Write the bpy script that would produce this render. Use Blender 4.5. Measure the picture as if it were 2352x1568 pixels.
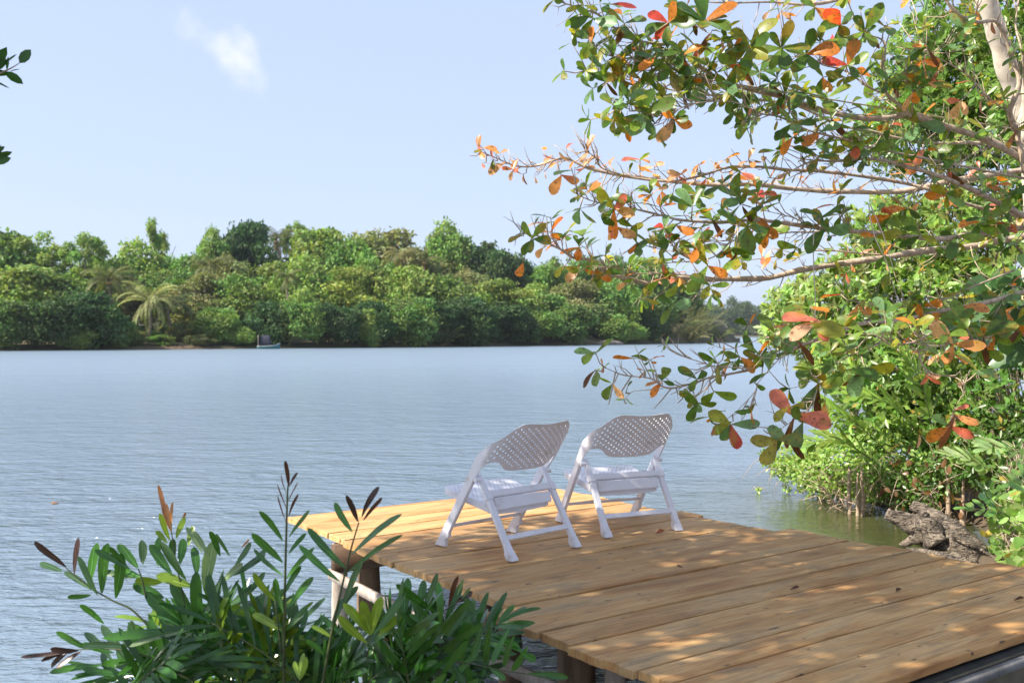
import bpy, bmesh, math, random
import numpy as np
from mathutils import Vector, Matrix

for o in list(bpy.data.objects):
    bpy.data.objects.remove(o)
random.seed(7); RNG = np.random.default_rng(7)
SC = bpy.context.scene
COL = SC.collection

# ------------------------------------------------------------------ camera
F = 2287.0; CX = 1176.0; HY = 767.0; CAMZ = 1.85     # picture units: photograph 2352 wide
cam_d = bpy.data.cameras.new("camera"); cam = bpy.data.objects.new("camera", cam_d); COL.objects.link(cam)
cam_d.sensor_width = 36.0; cam_d.lens = 36.0 * F / 2352.0
cam_d.clip_start = 0.1; cam_d.clip_end = 9000
cam.location = (0, 0, CAMZ)
cam.rotation_euler = (math.radians(90) - math.atan(17.0 / F), 0, 0)
cam_d.dof.use_dof = True; cam_d.dof.focus_distance = 6.2; cam_d.dof.aperture_fstop = 4.0
SC.camera = cam

# ------------------------------------------------------------------ light
SUN = Vector((-0.88, -0.30, 0.86)).normalized()
el = math.asin(SUN.z); az = math.atan2(SUN.x, SUN.y)
world = bpy.data.worlds.new("World"); SC.world = world; world.use_nodes = True
wn = world.node_tree; wn.nodes.clear()
def N(nt, t, **kw):
    n = nt.nodes.new(t)
    for k, v in kw.items():
        if k.startswith('i_'):
            n.inputs[k[2:].replace('_', ' ')].default_value = v
        else:
            setattr(n, k, v)
    return n
sky = N(wn, 'ShaderNodeTexSky', sky_type='NISHITA', sun_disc=False, sun_elevation=el, sun_rotation=az,
        air_density=1.0, dust_density=1.6, ozone_density=1.6, altitude=0)
bg = N(wn, 'ShaderNodeBackground'); bg.inputs['Strength'].default_value = 0.098
out = N(wn, 'ShaderNodeOutputWorld')
# thin high haze whitens the sky, one small wisp of cloud
tc = N(wn, 'ShaderNodeTexCoord')
veil = N(wn, 'ShaderNodeMix', data_type='RGBA'); veil.inputs['Factor'].default_value = 0.72
veil.inputs[7].default_value = (3.68, 4.36, 6.0, 1)
wn.links.new(sky.outputs[0], veil.inputs[6])
cdir = Vector(((548 - CX) / F, 1, (HY - 132) / F)).normalized()
nrm = N(wn, 'ShaderNodeVectorMath', operation='NORMALIZE'); wn.links.new(tc.outputs['Generated'], nrm.inputs[0])
sub = N(wn, 'ShaderNodeVectorMath', operation='SUBTRACT'); sub.inputs[1].default_value = cdir
wn.links.new(nrm.outputs[0], sub.inputs[0])
mp = N(wn, 'ShaderNodeMapping', vector_type='TEXTURE'); mp.inputs['Rotation'].default_value = (0, math.radians(42), 0)
mp.inputs['Scale'].default_value = (0.054, 0.5, 0.025)
wn.links.new(sub.outputs[0], mp.inputs['Vector'])
ln = N(wn, 'ShaderNodeVectorMath', operation='LENGTH'); 
cn = N(wn, 'ShaderNodeTexNoise'); cn.inputs['Scale'].default_value = 14; cn.inputs['Detail'].default_value = 5; cn.inputs['Roughness'].default_value = .55
wn.links.new(nrm.outputs[0], cn.inputs['Vector'])
cn2 = N(wn, 'ShaderNodeTexNoise'); cn2.inputs['Scale'].default_value = 42; cn2.inputs['Detail'].default_value = 6
wn.links.new(nrm.outputs[0], cn2.inputs['Vector'])
wn.links.new(mp.outputs[0], ln.inputs[0])
ad = N(wn, 'ShaderNodeMath', operation='MULTIPLY_ADD'); wn.links.new(cn.outputs[0], ad.inputs[0]); ad.inputs[1].default_value = 2.2
wn.links.new(ln.outputs['Value'], ad.inputs[2])
ad2 = N(wn, 'ShaderNodeMath', operation='MULTIPLY_ADD'); wn.links.new(cn2.outputs[0], ad2.inputs[0]); ad2.inputs[1].default_value = .9
wn.links.new(ad.outputs[0], ad2.inputs[2])
mr = N(wn, 'ShaderNodeMapRange', interpolation_type='SMOOTHSTEP')
mr.inputs['From Min'].default_value = 2.56; mr.inputs['From Max'].default_value = 1.55
mr.inputs['To Min'].default_value = 0; mr.inputs['To Max'].default_value = .95
wn.links.new(ad2.outputs[0], mr.inputs['Value'])
cm = N(wn, 'ShaderNodeMix', data_type='RGBA'); cm.inputs[7].default_value = (5.15, 5.35, 5.8, 1)
wn.links.new(mr.outputs[0], cm.inputs['Factor']); wn.links.new(veil.outputs[2], cm.inputs[6])
wn.links.new(cm.outputs[2], bg.inputs['Color']); wn.links.new(bg.outputs[0], out.inputs[0])

sl = bpy.data.lights.new("sun", 'SUN'); sl.energy = 5.0; sl.angle = math.radians(0.53); sl.color = (1.0, .93, .82)
so = bpy.data.objects.new("sun", sl); COL.objects.link(so); so.rotation_euler = SUN.to_track_quat('Z', 'Y').to_euler()
SC.view_settings.view_transform = 'Standard'; SC.view_settings.look = 'None'
SC.view_settings.exposure = 0.98; SC.view_settings.gamma = 1
SC.render.engine = 'CYCLES'
SC.cycles.max_bounces = 8; SC.cycles.transparent_max_bounces = 8; SC.cycles.volume_bounces = 0
SC.cycles.use_denoising = True
SC.cycles.sample_clamp_indirect = 6

# ------------------------------------------------------------------ helpers
def at(px, py, d):
    return Vector(((px - CX) / F * d, d, CAMZ + (HY - py) / F * d))
def on_plane(px, py, z):
    d = F * (CAMZ - z) / (py - HY)
    return Vector(((px - CX) / F * d, d, z))
def tag(o, label=None, cat=None, group=None, kind=None):
    if label: o['label'] = label
    if cat: o['category'] = cat
    if group: o['group'] = group
    if kind: o['kind'] = kind
    return o
def empty(name, loc=(0, 0, 0), rz=0, label=None, cat=None, group=None):
    o = bpy.data.objects.new(name, None); COL.objects.link(o); o.location = loc; o.rotation_euler = (0, 0, rz)
    o.empty_display_size = .1
    return tag(o, label, cat, group)
class MB:
    """collects geometry for one mesh object"""
    def __init__(s): s.v = []; s.f = []; s.n = 0; s.c = []; s.hascol = False
    def add(s, verts, faces, col=None):
        verts = np.asarray(verts, float).reshape(-1, 3)
        s.v.append(verts); b = s.n
        s.f.extend([tuple(int(i) + b for i in f) for f in faces]); s.n += len(verts)
        if col is not None: s.hascol = True
        s.c.extend([col if col is not None else (1, 1, 1)] * len(faces))
        return s
    def box(s, c, d, R=None, bevel=0):
        c = Vector(c); hx, hy, hz = d[0] / 2, d[1] / 2, d[2] / 2
        if bevel:
            bm = bmesh.new(); bmesh.ops.create_cube(bm, size=1)
            for v in bm.verts: v.co = Vector((v.co.x * d[0], v.co.y * d[1], v.co.z * d[2]))
            bmesh.ops.bevel(bm, geom=bm.edges[:], offset=bevel, segments=2, affect='EDGES')
            vs = [v.co.copy() for v in bm.verts]; bm.verts.index_update(); fs = [[v.index for v in f.verts] for f in bm.faces]; bm.free()
        else:
            vs = [Vector((x * hx, y * hy, z * hz)) for x in (-1, 1) for y in (-1, 1) for z in (-1, 1)]
            fs = [(0, 1, 3, 2), (4, 6, 7, 5), (0, 4, 5, 1), (2, 3, 7, 6), (0, 2, 6, 4), (1, 5, 7, 3)]
        if R is not None: vs = [R @ v for v in vs]
        return s.add([v + c for v in vs], fs)
    def prism(s, poly, axis, a0, a1):
        """poly in the plane normal to axis, extruded a0..a1"""
        n = len(poly); vs = []
        for a in (a0, a1):
            for (p, q) in poly:
                vs.append({'x': (a, p, q), 'y': (p, a, q), 'z': (p, q, a)}[axis])
        fs = [tuple(range(n)), tuple(range(2 * n - 1, n - 1, -1))] + [(i, (i + 1) % n, n + (i + 1) % n, n + i)[::-1] for i in range(n)]
        return s.add(vs, fs)
    def tube(s, pts, rad, sides=7, col=None, rough=0, flat=1.0):
        pts = [Vector(p) for p in pts]; n = len(pts)
        if not hasattr(rad, '__len__'): rad = [rad] * n
        tan = [(pts[min(i + 1, n - 1)] - pts[max(i - 1, 0)]).normalized() for i in range(n)]
        up = Vector((0, 0, 1)) if abs(tan[0].z) < .9 else Vector((1, 0, 0))
        nx = tan[0].cross(up).normalized(); vs = []
        for i in range(n):
            nx = (nx - tan[i] * nx.dot(tan[i])).normalized(); ny = tan[i].cross(nx)
            for k in range(sides):
                a = 2 * math.pi * k / sides
                r = rad[i] * (1 + (random.uniform(-rough, rough) if rough else 0))
                vs.append(pts[i] + nx * math.cos(a) * r + ny * math.sin(a) * r * flat)
        fs = [(i * sides + k, i * sides + (k + 1) % sides, (i + 1) * sides + (k + 1) % sides, (i + 1) * sides + k) for i in range(n - 1) for k in range(sides)]
        fs += [tuple(range(sides))[::-1], tuple((n - 1) * sides + k for k in range(sides))]
        return s.add(vs, fs, col)
    def leaves(s, base, dr, nr, L, W, prof, curl=0.15, fold=0.2, col=None, wave=0):
        """vectorised leaves, prof = [(t, halfwidth)...]"""
        base = np.asarray(base, float); n = len(base)
        if n == 0: return s
        dr = np.asarray(dr, float); dr = dr / np.linalg.norm(dr, axis=1, keepdims=True)
        nr = np.asarray(nr, float); nr = nr - dr * np.sum(nr * dr, 1, keepdims=True)
        nr = nr / np.maximum(np.linalg.norm(nr, axis=1, keepdims=True), 1e-6)
        sd = np.cross(dr, nr); L = np.broadcast_to(L, (n,))[:, None]; W = np.broadcast_to(W, (n,))[:, None]
        curl = np.broadcast_to(curl, (n,))[:, None]
        m = len(prof); V = np.zeros((n, m, 3, 3))
        ph = RNG.uniform(0, 6.28, (n, 1))
        for i, (t, hw) in enumerate(prof):
            mid = base + dr * L * t - nr * curl * L * t * t + sd * (wave * L * np.sin(ph + t * 3.0) * t)
            V[:, i, 1] = mid
            for j, sg in ((0, -1), (2, 1)):
                V[:, i, j] = mid + sd * sg * W * hw + nr * fold * W * hw + nr * wave * W * np.sin(ph + t * 7 + sg)
        idx = np.arange(m * 3).reshape(m, 3); q = []
        for i in range(m - 1):
            for j in range(2): q.append((idx[i, j], idx[i, j + 1], idx[i + 1, j + 1], idx[i + 1, j]))
        q = np.array(q); Fs = (q[None] + (np.arange(n) * m * 3)[:, None, None] + s.n).reshape(-1, 4)
        s.v.append(V.reshape(-1, 3)); s.f.extend(map(tuple, Fs.tolist())); s.n += n * m * 3
        col = np.asarray(col); s.c.extend(map(tuple, np.repeat(col, len(q), 0).tolist())); s.hascol = True
        return s
    def diamonds(s, base, dr, nr, L, W, col, fold=.25):
        base = np.asarray(base, float); n = len(base)
        dr = dr / np.linalg.norm(dr, axis=1, keepdims=True)
        nr = nr - dr * np.sum(nr * dr, 1, keepdims=True); nr = nr / np.maximum(np.linalg.norm(nr, axis=1, keepdims=True), 1e-6)
        sd = np.cross(dr, nr); L = np.broadcast_to(L, (n,))[:, None]; W = np.broadcast_to(W, (n,))[:, None]
        V = np.stack([base, base + dr * L * .5 + sd * W * .5 + nr * W * fold, base + dr * L, base + dr * L * .5 - sd * W * .5 + nr * W * fold], 1)
        o = (np.arange(n) * 4 + s.n)[:, None]
        Fs = np.concatenate([o + np.array([[0, 1, 2]]), o + np.array([[0, 2, 3]])], 1).reshape(-1, 3)
        s.v.append(V.reshape(-1, 3)); s.f.extend(map(tuple, Fs.tolist())); s.n += n * 4
        s.c.extend(map(tuple, np.repeat(np.asarray(col), 2, 0).tolist())); s.hascol = True
        return s
    def build(s, name, mat, parent=None, smooth=False, loc=None, sharp=None):
        me = bpy.data.meshes.new(name)
        V = np.concatenate(s.v) if s.v else np.zeros((0, 3))
        if loc is not None: V = V - np.array(loc)
        nl = np.array([len(f) for f in s.f]); flat = np.fromiter((i for f in s.f for i in f), np.int64, int(nl.sum()))
        me.vertices.add(len(V)); me.vertices.foreach_set('co', V.ravel())
        me.loops.add(len(flat)); me.loops.foreach_set('vertex_index', flat)
        me.polygons.add(len(nl)); me.polygons.foreach_set('loop_start', np.concatenate([[0], np.cumsum(nl)[:-1]])); 
        me.update(calc_edges=True); me.validate()
        if s.hascol and len(me.polygons) == len(s.c):
            a = me.attributes.new('Col', 'FLOAT_COLOR', 'FACE')
            c = np.ones((len(s.c), 4)); c[:, :3] = np.array(s.c); a.data.foreach_set('color', c.ravel())
        if smooth: me.polygons.foreach_set('use_smooth', [True] * len(me.polygons))
        if sharp: me.set_sharp_from_angle(angle=math.radians(sharp))
        me.materials.append(mat)
        o = bpy.data.objects.new(name, me); COL.objects.link(o)
        if loc is not None: o.location = loc
        if parent is not None: o.parent = parent
        return o
def crom(pts, k=4):
    pts = [Vector(p) for p in pts]; out_ = []
    for i in range(len(pts) - 1):
        p0 = pts[max(i - 1, 0)]; p1 = pts[i]; p2 = pts[i + 1]; p3 = pts[min(i + 2, len(pts) - 1)]
        for j in range(k):
            t = j / k
            out_.append(.5 * ((2 * p1) + (-p0 + p2) * t + (2 * p0 - 5 * p1 + 4 * p2 - p3) * t * t + (-p0 + 3 * p1 - 3 * p2 + p3) * t ** 3))
    out_.append(pts[-1]); return out_
def rvec(n, z=0):
    v = RNG.normal(size=(n, 3)); v[:, 2] += z
    return v / np.linalg.norm(v, axis=1, keepdims=True)
def cvar(base, n, dv=.25, dh=.12):
    b = np.array(base)[None] * (1 + RNG.uniform(-dv, dv, (n, 1)))
    return np.clip(b * (1 + RNG.uniform(-dh, dh, (n, 3))), 0.003, .95)

# ------------------------------------------------------------------ materials
def mat(name):
    m = bpy.data.materials.new(name); m.use_nodes = True; nt = m.node_tree; nt.nodes.clear()
    o = N(nt, 'ShaderNodeOutputMaterial'); p = N(nt, 'ShaderNodeBsdfPrincipled'); nt.links.new(p.outputs[0], o.inputs[0])
    return m, nt, p, o
def ramp(nt, stops):
    r = N(nt, 'ShaderNodeValToRGB'); e = r.color_ramp.elements
    while len(e) < len(stops): e.new(.5)
    for i, (p, c) in enumerate(stops): e[i].position = p; e[i].color = (*c, 1)
    return r
def noise_mat(name, c1, c2, scale=5, rough=.8, bump=.2, stretch=(1, 1, 1), detail=6, c3=None, bdist=.01):
    m, nt, p, o = mat(name)
    tc = N(nt, 'ShaderNodeTexCoord'); mp = N(nt, 'ShaderNodeMapping'); mp.inputs['Scale'].default_value = stretch
    oi = N(nt, 'ShaderNodeObjectInfo'); sc = N(nt, 'ShaderNodeVectorMath', operation='SCALE'); sc.inputs['Scale'].default_value = 37
    cb = N(nt, 'ShaderNodeCombineXYZ')
    for i in range(3): nt.links.new(oi.outputs['Random'], cb.inputs[i])
    nt.links.new(cb.outputs[0], sc.inputs[0]); nt.links.new(sc.outputs[0], mp.inputs['Location'])
    nt.links.new(tc.outputs['Object'], mp.inputs['Vector'])
    n1 = N(nt, 'ShaderNodeTexNoise'); n1.inputs['Scale'].default_value = scale; n1.inputs['Detail'].default_value = detail; n1.inputs['Roughness'].default_value = .62
    nt.links.new(mp.outputs[0], n1.inputs['Vector'])
    r = ramp(nt, [(.3, c1), (.7, c2)] if c3 is None else [(.28, c1), (.5, c2), (.72, c3)])
    nt.links.new(n1.outputs[0], r.inputs[0]); nt.links.new(r.outputs[0], p.inputs['Base Color'])
    p.inputs['Roughness'].default_value = rough
    b = N(nt, 'ShaderNodeBump'); b.inputs['Strength'].default_value = bump; b.inputs['Distance'].default_value = bdist
    nt.links.new(n1.outputs[0], b.inputs['Height']); nt.links.new(b.outputs[0], p.inputs['Normal'])
    return m
def leaf_mat(name, rough=.42, trans=.35, spec=.5, mottle=14, tint=(1.25, 1.35, .6), spots=0, blotch=False):
    m, nt, p, o = mat(name)
    at_ = N(nt, 'ShaderNodeAttribute', attribute_name='Col')
    tc = N(nt, 'ShaderNodeTexCoord'); n1 = N(nt, 'ShaderNodeTexNoise'); n1.inputs['Scale'].default_value = mottle; n1.inputs['Detail'].default_value = 4
    nt.links.new(tc.outputs['Object'], n1.inputs['Vector'])
    mr_ = N(nt, 'ShaderNodeMapRange'); mr_.inputs['From Min'].default_value = .3; mr_.inputs['From Max'].default_value = .7
    mr_.inputs['To Min'].default_value = .72; mr_.inputs['To Max'].default_value = 1.25
    nt.links.new(n1.outputs[0], mr_.inputs['Value'])
    mu = N(nt, 'ShaderNodeVectorMath', operation='SCALE'); nt.links.new(at_.outputs['Color'], mu.inputs[0]); nt.links.new(mr_.outputs[0], mu.inputs['Scale'])
    col = mu.outputs[0]
    if blotch:     # ageing patches: yellow and rust spreading over part of the blades
        v = N(nt, 'ShaderNodeTexNoise'); v.inputs['Scale'].default_value = 9; v.inputs['Detail'].default_value = 4; nt.links.new(tc.outputs['Object'], v.inputs['Vector'])
        r = ramp(nt, [(.56, (0, 0, 0)), (.66, (.6, .6, .6))]); nt.links.new(v.outputs[0], r.inputs[0])
        mx = N(nt, 'ShaderNodeMix', data_type='RGBA'); mx.inputs[7].default_value = (.42, .26, .04, 1)
        nt.links.new(r.outputs[0], mx.inputs['Factor']); nt.links.new(col, mx.inputs[6]); col = mx.outputs[2]
    if spots:
        v = N(nt, 'ShaderNodeTexNoise'); v.inputs['Scale'].default_value = spots; v.inputs['Detail'].default_value = 3
        nt.links.new(tc.outputs['Object'], v.inputs['Vector'])
        r = ramp(nt, [(.58, (0, 0, 0)), (.66, (1, 1, 1))]); nt.links.new(v.outputs[0], r.inputs[0])
        mx = N(nt, 'ShaderNodeMix', data_type='RGBA'); mx.inputs[7].default_value = (.10, .045, .015, 1)
        sc_ = N(nt, 'ShaderNodeMath', operation='MULTIPLY'); sc_.inputs[1].default_value = .7
        nt.links.new(r.outputs[0], sc_.inputs[0]); nt.links.new(sc_.outputs[0], mx.inputs['Factor']); nt.links.new(col, mx.inputs[6]); col = mx.outputs[2]
    nt.links.new(col, p.inputs['Base Color'])
    p.inputs['Roughness'].default_value = rough; p.inputs['Specular IOR Level'].default_value = spec
    tr = N(nt, 'ShaderNodeBsdfTranslucent'); tm = N(nt, 'ShaderNodeVectorMath', operation='MULTIPLY'); tm.inputs[1].default_value = tint
    nt.links.new(col, tm.inputs[0]); nt.links.new(tm.outputs[0], tr.inputs['Color'])
    mx = N(nt, 'ShaderNodeMixShader'); mx.inputs[0].default_value = trans
    nt.links.new(p.outputs[0], mx.inputs[1]); nt.links.new(tr.outputs[0], mx.inputs[2]); nt.links.new(mx.outputs[0], o.inputs[0])
    return m
M_FARLEAF = leaf_mat('far_foliage', .6, .3, .3, .35)
M_LEAF = leaf_mat('almond_leaf', .33, .48, .5, 22, (1.5, 1.35, .5), 60, True)
M_BANKLEAF = leaf_mat('bank_leaf', .34, .42, .5, 6, (1.4, 1.4, .5))
M_FERN = leaf_mat('fern_leaf', .26, .25, .55, 10, (1.5, 1.6, .4))
M_BARK = noise_mat('branch_bark', (.26, .19, .13), (.62, .49, .36), 34, .85, .4, (1, 1, 1), 5, bdist=.004)
M_PALEBARK = noise_mat('pale_bark', (.34, .27, .20), (.62, .52, .40), 9, .8, .25, c3=(.72, .64, .52))
M_DARKBARK = noise_mat('far_bark', (.10, .075, .05), (.28, .23, .17), 3, .9, .3)
M_MUD = noise_mat('mud', (.05, .036, .022), (.15, .105, .062), 3.2, .75, .6, bdist=.04)
M_FARMUD = noise_mat('far_soil', (.04, .045, .018), (.13, .105, .05), .25, .9, .3)
M_STAKE = noise_mat('root_bark', (.20, .13, .085), (.50, .38, .27), 26, .85, .6, (1, 1, 3))
M_CONC = noise_mat('concrete', (.06, .06, .055), (.22, .21, .2), 7, .9, .5)
M_POST = noise_mat('post_wood', (.10, .062, .036), (.26, .17, .10), 7, .8, .4, (3, 3, .5))
M_PALEPOST = noise_mat('pale_post_wood', (.26, .20, .15), (.55, .47, .40), 9, .8, .5, (2, 2, .6))
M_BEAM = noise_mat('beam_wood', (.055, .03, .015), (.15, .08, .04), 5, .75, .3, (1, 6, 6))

def wood_mat():
    m, nt, p, o = mat('deck_wood')
    tc = N(nt, 'ShaderNodeTexCoord'); oi = N(nt, 'ShaderNodeObjectInfo')
    cb = N(nt, 'ShaderNodeCombineXYZ'); nt.links.new(oi.outputs['Random'], cb.inputs[0]); nt.links.new(oi.outputs['Random'], cb.inputs[1])
    sc = N(nt, 'ShaderNodeVectorMath', operation='SCALE'); sc.inputs['Scale'].default_value = 53; nt.links.new(cb.outputs[0], sc.inputs[0])
    add = N(nt, 'ShaderNodeVectorMath', operation='ADD'); nt.links.new(tc.outputs['Object'], add.inputs[0]); nt.links.new(sc.outputs[0], add.inputs[1])
    def nz(stretch, scale, det=5, dist=0, ro=.6):
        mp = N(nt, 'ShaderNodeMapping'); mp.inputs['Scale'].default_value = stretch; nt.links.new(add.outputs[0], mp.inputs['Vector'])
        n = N(nt, 'ShaderNodeTexNoise'); n.inputs['Scale'].default_value = scale; n.inputs['Detail'].default_value = det
        n.inputs['Distortion'].default_value = dist; n.inputs['Roughness'].default_value = ro
        nt.links.new(mp.outputs[0], n.inputs['Vector']); return n
    broad = nz((.9, 4.5, 2), 1.6, 4, .6)
    r1 = ramp(nt, [(.30, (.46, .215, .070)), (.46, (.61, .34, .125)), (.58, (.69, .42, .18)), (.74, (.50, .35, .175))])
    nt.links.new(broad.outputs[0], r1.inputs[0])
    grain = nz((1.1, 34, 12), 2.4, 6, .5, .65)
    r2 = ramp(nt, [(.32, (.62, .56, .50)), (.52, (1, 1, 1)), (.75, (1.0, .96, .9))]); nt.links.new(grain.outputs[0], r2.inputs[0])
    m1 = N(nt, 'ShaderNodeMix', data_type='RGBA', blend_type='MULTIPLY'); m1.inputs['Factor'].default_value = .95
    nt.links.new(r1.outputs[0], m1.inputs[6]); nt.links.new(r2.outputs[0], m1.inputs[7])
    red = nz((.8, 7, 3), 2.1, 3, 1.2); rr = ramp(nt, [(.60, (0, 0, 0)), (.72, (1, 1, 1))]); nt.links.new(red.outputs[0], rr.inputs[0])
    mred = N(nt, 'ShaderNodeMix', data_type='RGBA'); mred.inputs[7].default_value = (.42, .16, .055, 1)
    k = N(nt, 'ShaderNodeMath', operation='MULTIPLY'); k.inputs[1].default_value = .5; nt.links.new(rr.outputs[0], k.inputs[0]); nt.links.new(k.outputs[0], mred.inputs['Factor'])
    nt.links.new(m1.outputs[2], mred.inputs[6])
    # grey weathering and dark stains
    gr = nz((1.3, 4, 3), 2.6, 6, .3, .7); rg = ramp(nt, [(.52, (0, 0, 0)), (.70, (1, 1, 1))]); nt.links.new(gr.outputs[0], rg.inputs[0])
    mg = N(nt, 'ShaderNodeMix', data_type='RGBA'); mg.inputs[7].default_value = (.25, .185, .105, 1)
    k2 = N(nt, 'ShaderNodeMath', operation='MULTIPLY'); k2.inputs[1].default_value = .7; nt.links.new(rg.outputs[0], k2.inputs[0]); nt.links.new(k2.outputs[0], mg.inputs['Factor'])
    nt.links.new(mred.outputs[2], mg.inputs[6])
    st = nz((3.2, 8, 8), 3.1, 3, .4, .5); rs = ramp(nt, [(.675, (0, 0, 0)), (.72, (1, 1, 1))]); nt.links.new(st.outputs[0], rs.inputs[0])
    ms = N(nt, 'ShaderNodeMix', data_type='RGBA'); ms.inputs[7].default_value = (.06, .045, .035, 1)
    k3 = N(nt, 'ShaderNodeMath', operation='MULTIPLY'); k3.inputs[1].default_value = .8; nt.links.new(rs.outputs[0], k3.inputs[0]); nt.links.new(k3.outputs[0], ms.inputs['Factor'])
    nt.links.new(mg.outputs[2], ms.inputs[6])
    hv = N(nt, 'ShaderNodeHueSaturation')
    vv = N(nt, 'ShaderNodeMapRange'); vv.inputs['To Min'].default_value = .70; vv.inputs['To Max'].default_value = 1.0; nt.links.new(oi.outputs['Random'], vv.inputs['Value'])
    nt.links.new(vv.outputs[0], hv.inputs['Value']); nt.links.new(ms.outputs[2], hv.inputs['Color'])
    nt.links.new(hv.outputs[0], p.inputs['Base Color'])
    p.inputs['Roughness'].default_value = .68; p.inputs['Specular IOR Level'].default_value = .35
    b = N(nt, 'ShaderNodeBump'); b.inputs['Strength'].default_value = .35; b.inputs['Distance'].default_value = .004
    nt.links.new(grain.outputs[0], b.inputs['Height']); nt.links.new(b.outputs[0], p.inputs['Normal'])
    return m
M_WOOD = wood_mat()

def plain(name, c, rough=.5, metal=0, spec=.5):
    m, nt, p, o = mat(name); p.inputs['Base Color'].default_value = (*c, 1); p.inputs['Roughness'].default_value = rough
    p.inputs['Metallic'].default_value = metal; p.inputs['Specular IOR Level'].default_value = spec
    n1 = N(nt, 'ShaderNodeTexNoise'); n1.inputs['Scale'].default_value = 60; n1.inputs['Detail'].default_value = 4
    tc = N(nt, 'ShaderNodeTexCoord'); nt.links.new(tc.outputs['Object'], n1.inputs['Vector'])
    r = N(nt, 'ShaderNodeMapRange'); r.inputs['To Min'].default_value = rough - .08; r.inputs['To Max'].default_value = rough + .1
    nt.links.new(n1.outputs[0], r.inputs['Value']); nt.links.new(r.outputs[0], p.inputs['Roughness'])
    return m
M_WHITE = plain('white_resin', (.74, .72, .77), .36)
_nt = M_WHITE.node_tree; _p = [n for n in _nt.nodes if n.type == 'BSDF_PRINCIPLED'][0]
_p.inputs['Subsurface Weight'].default_value = .06; _p.inputs['Subsurface Radius'].default_value = (.012, .009, .007)

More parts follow.
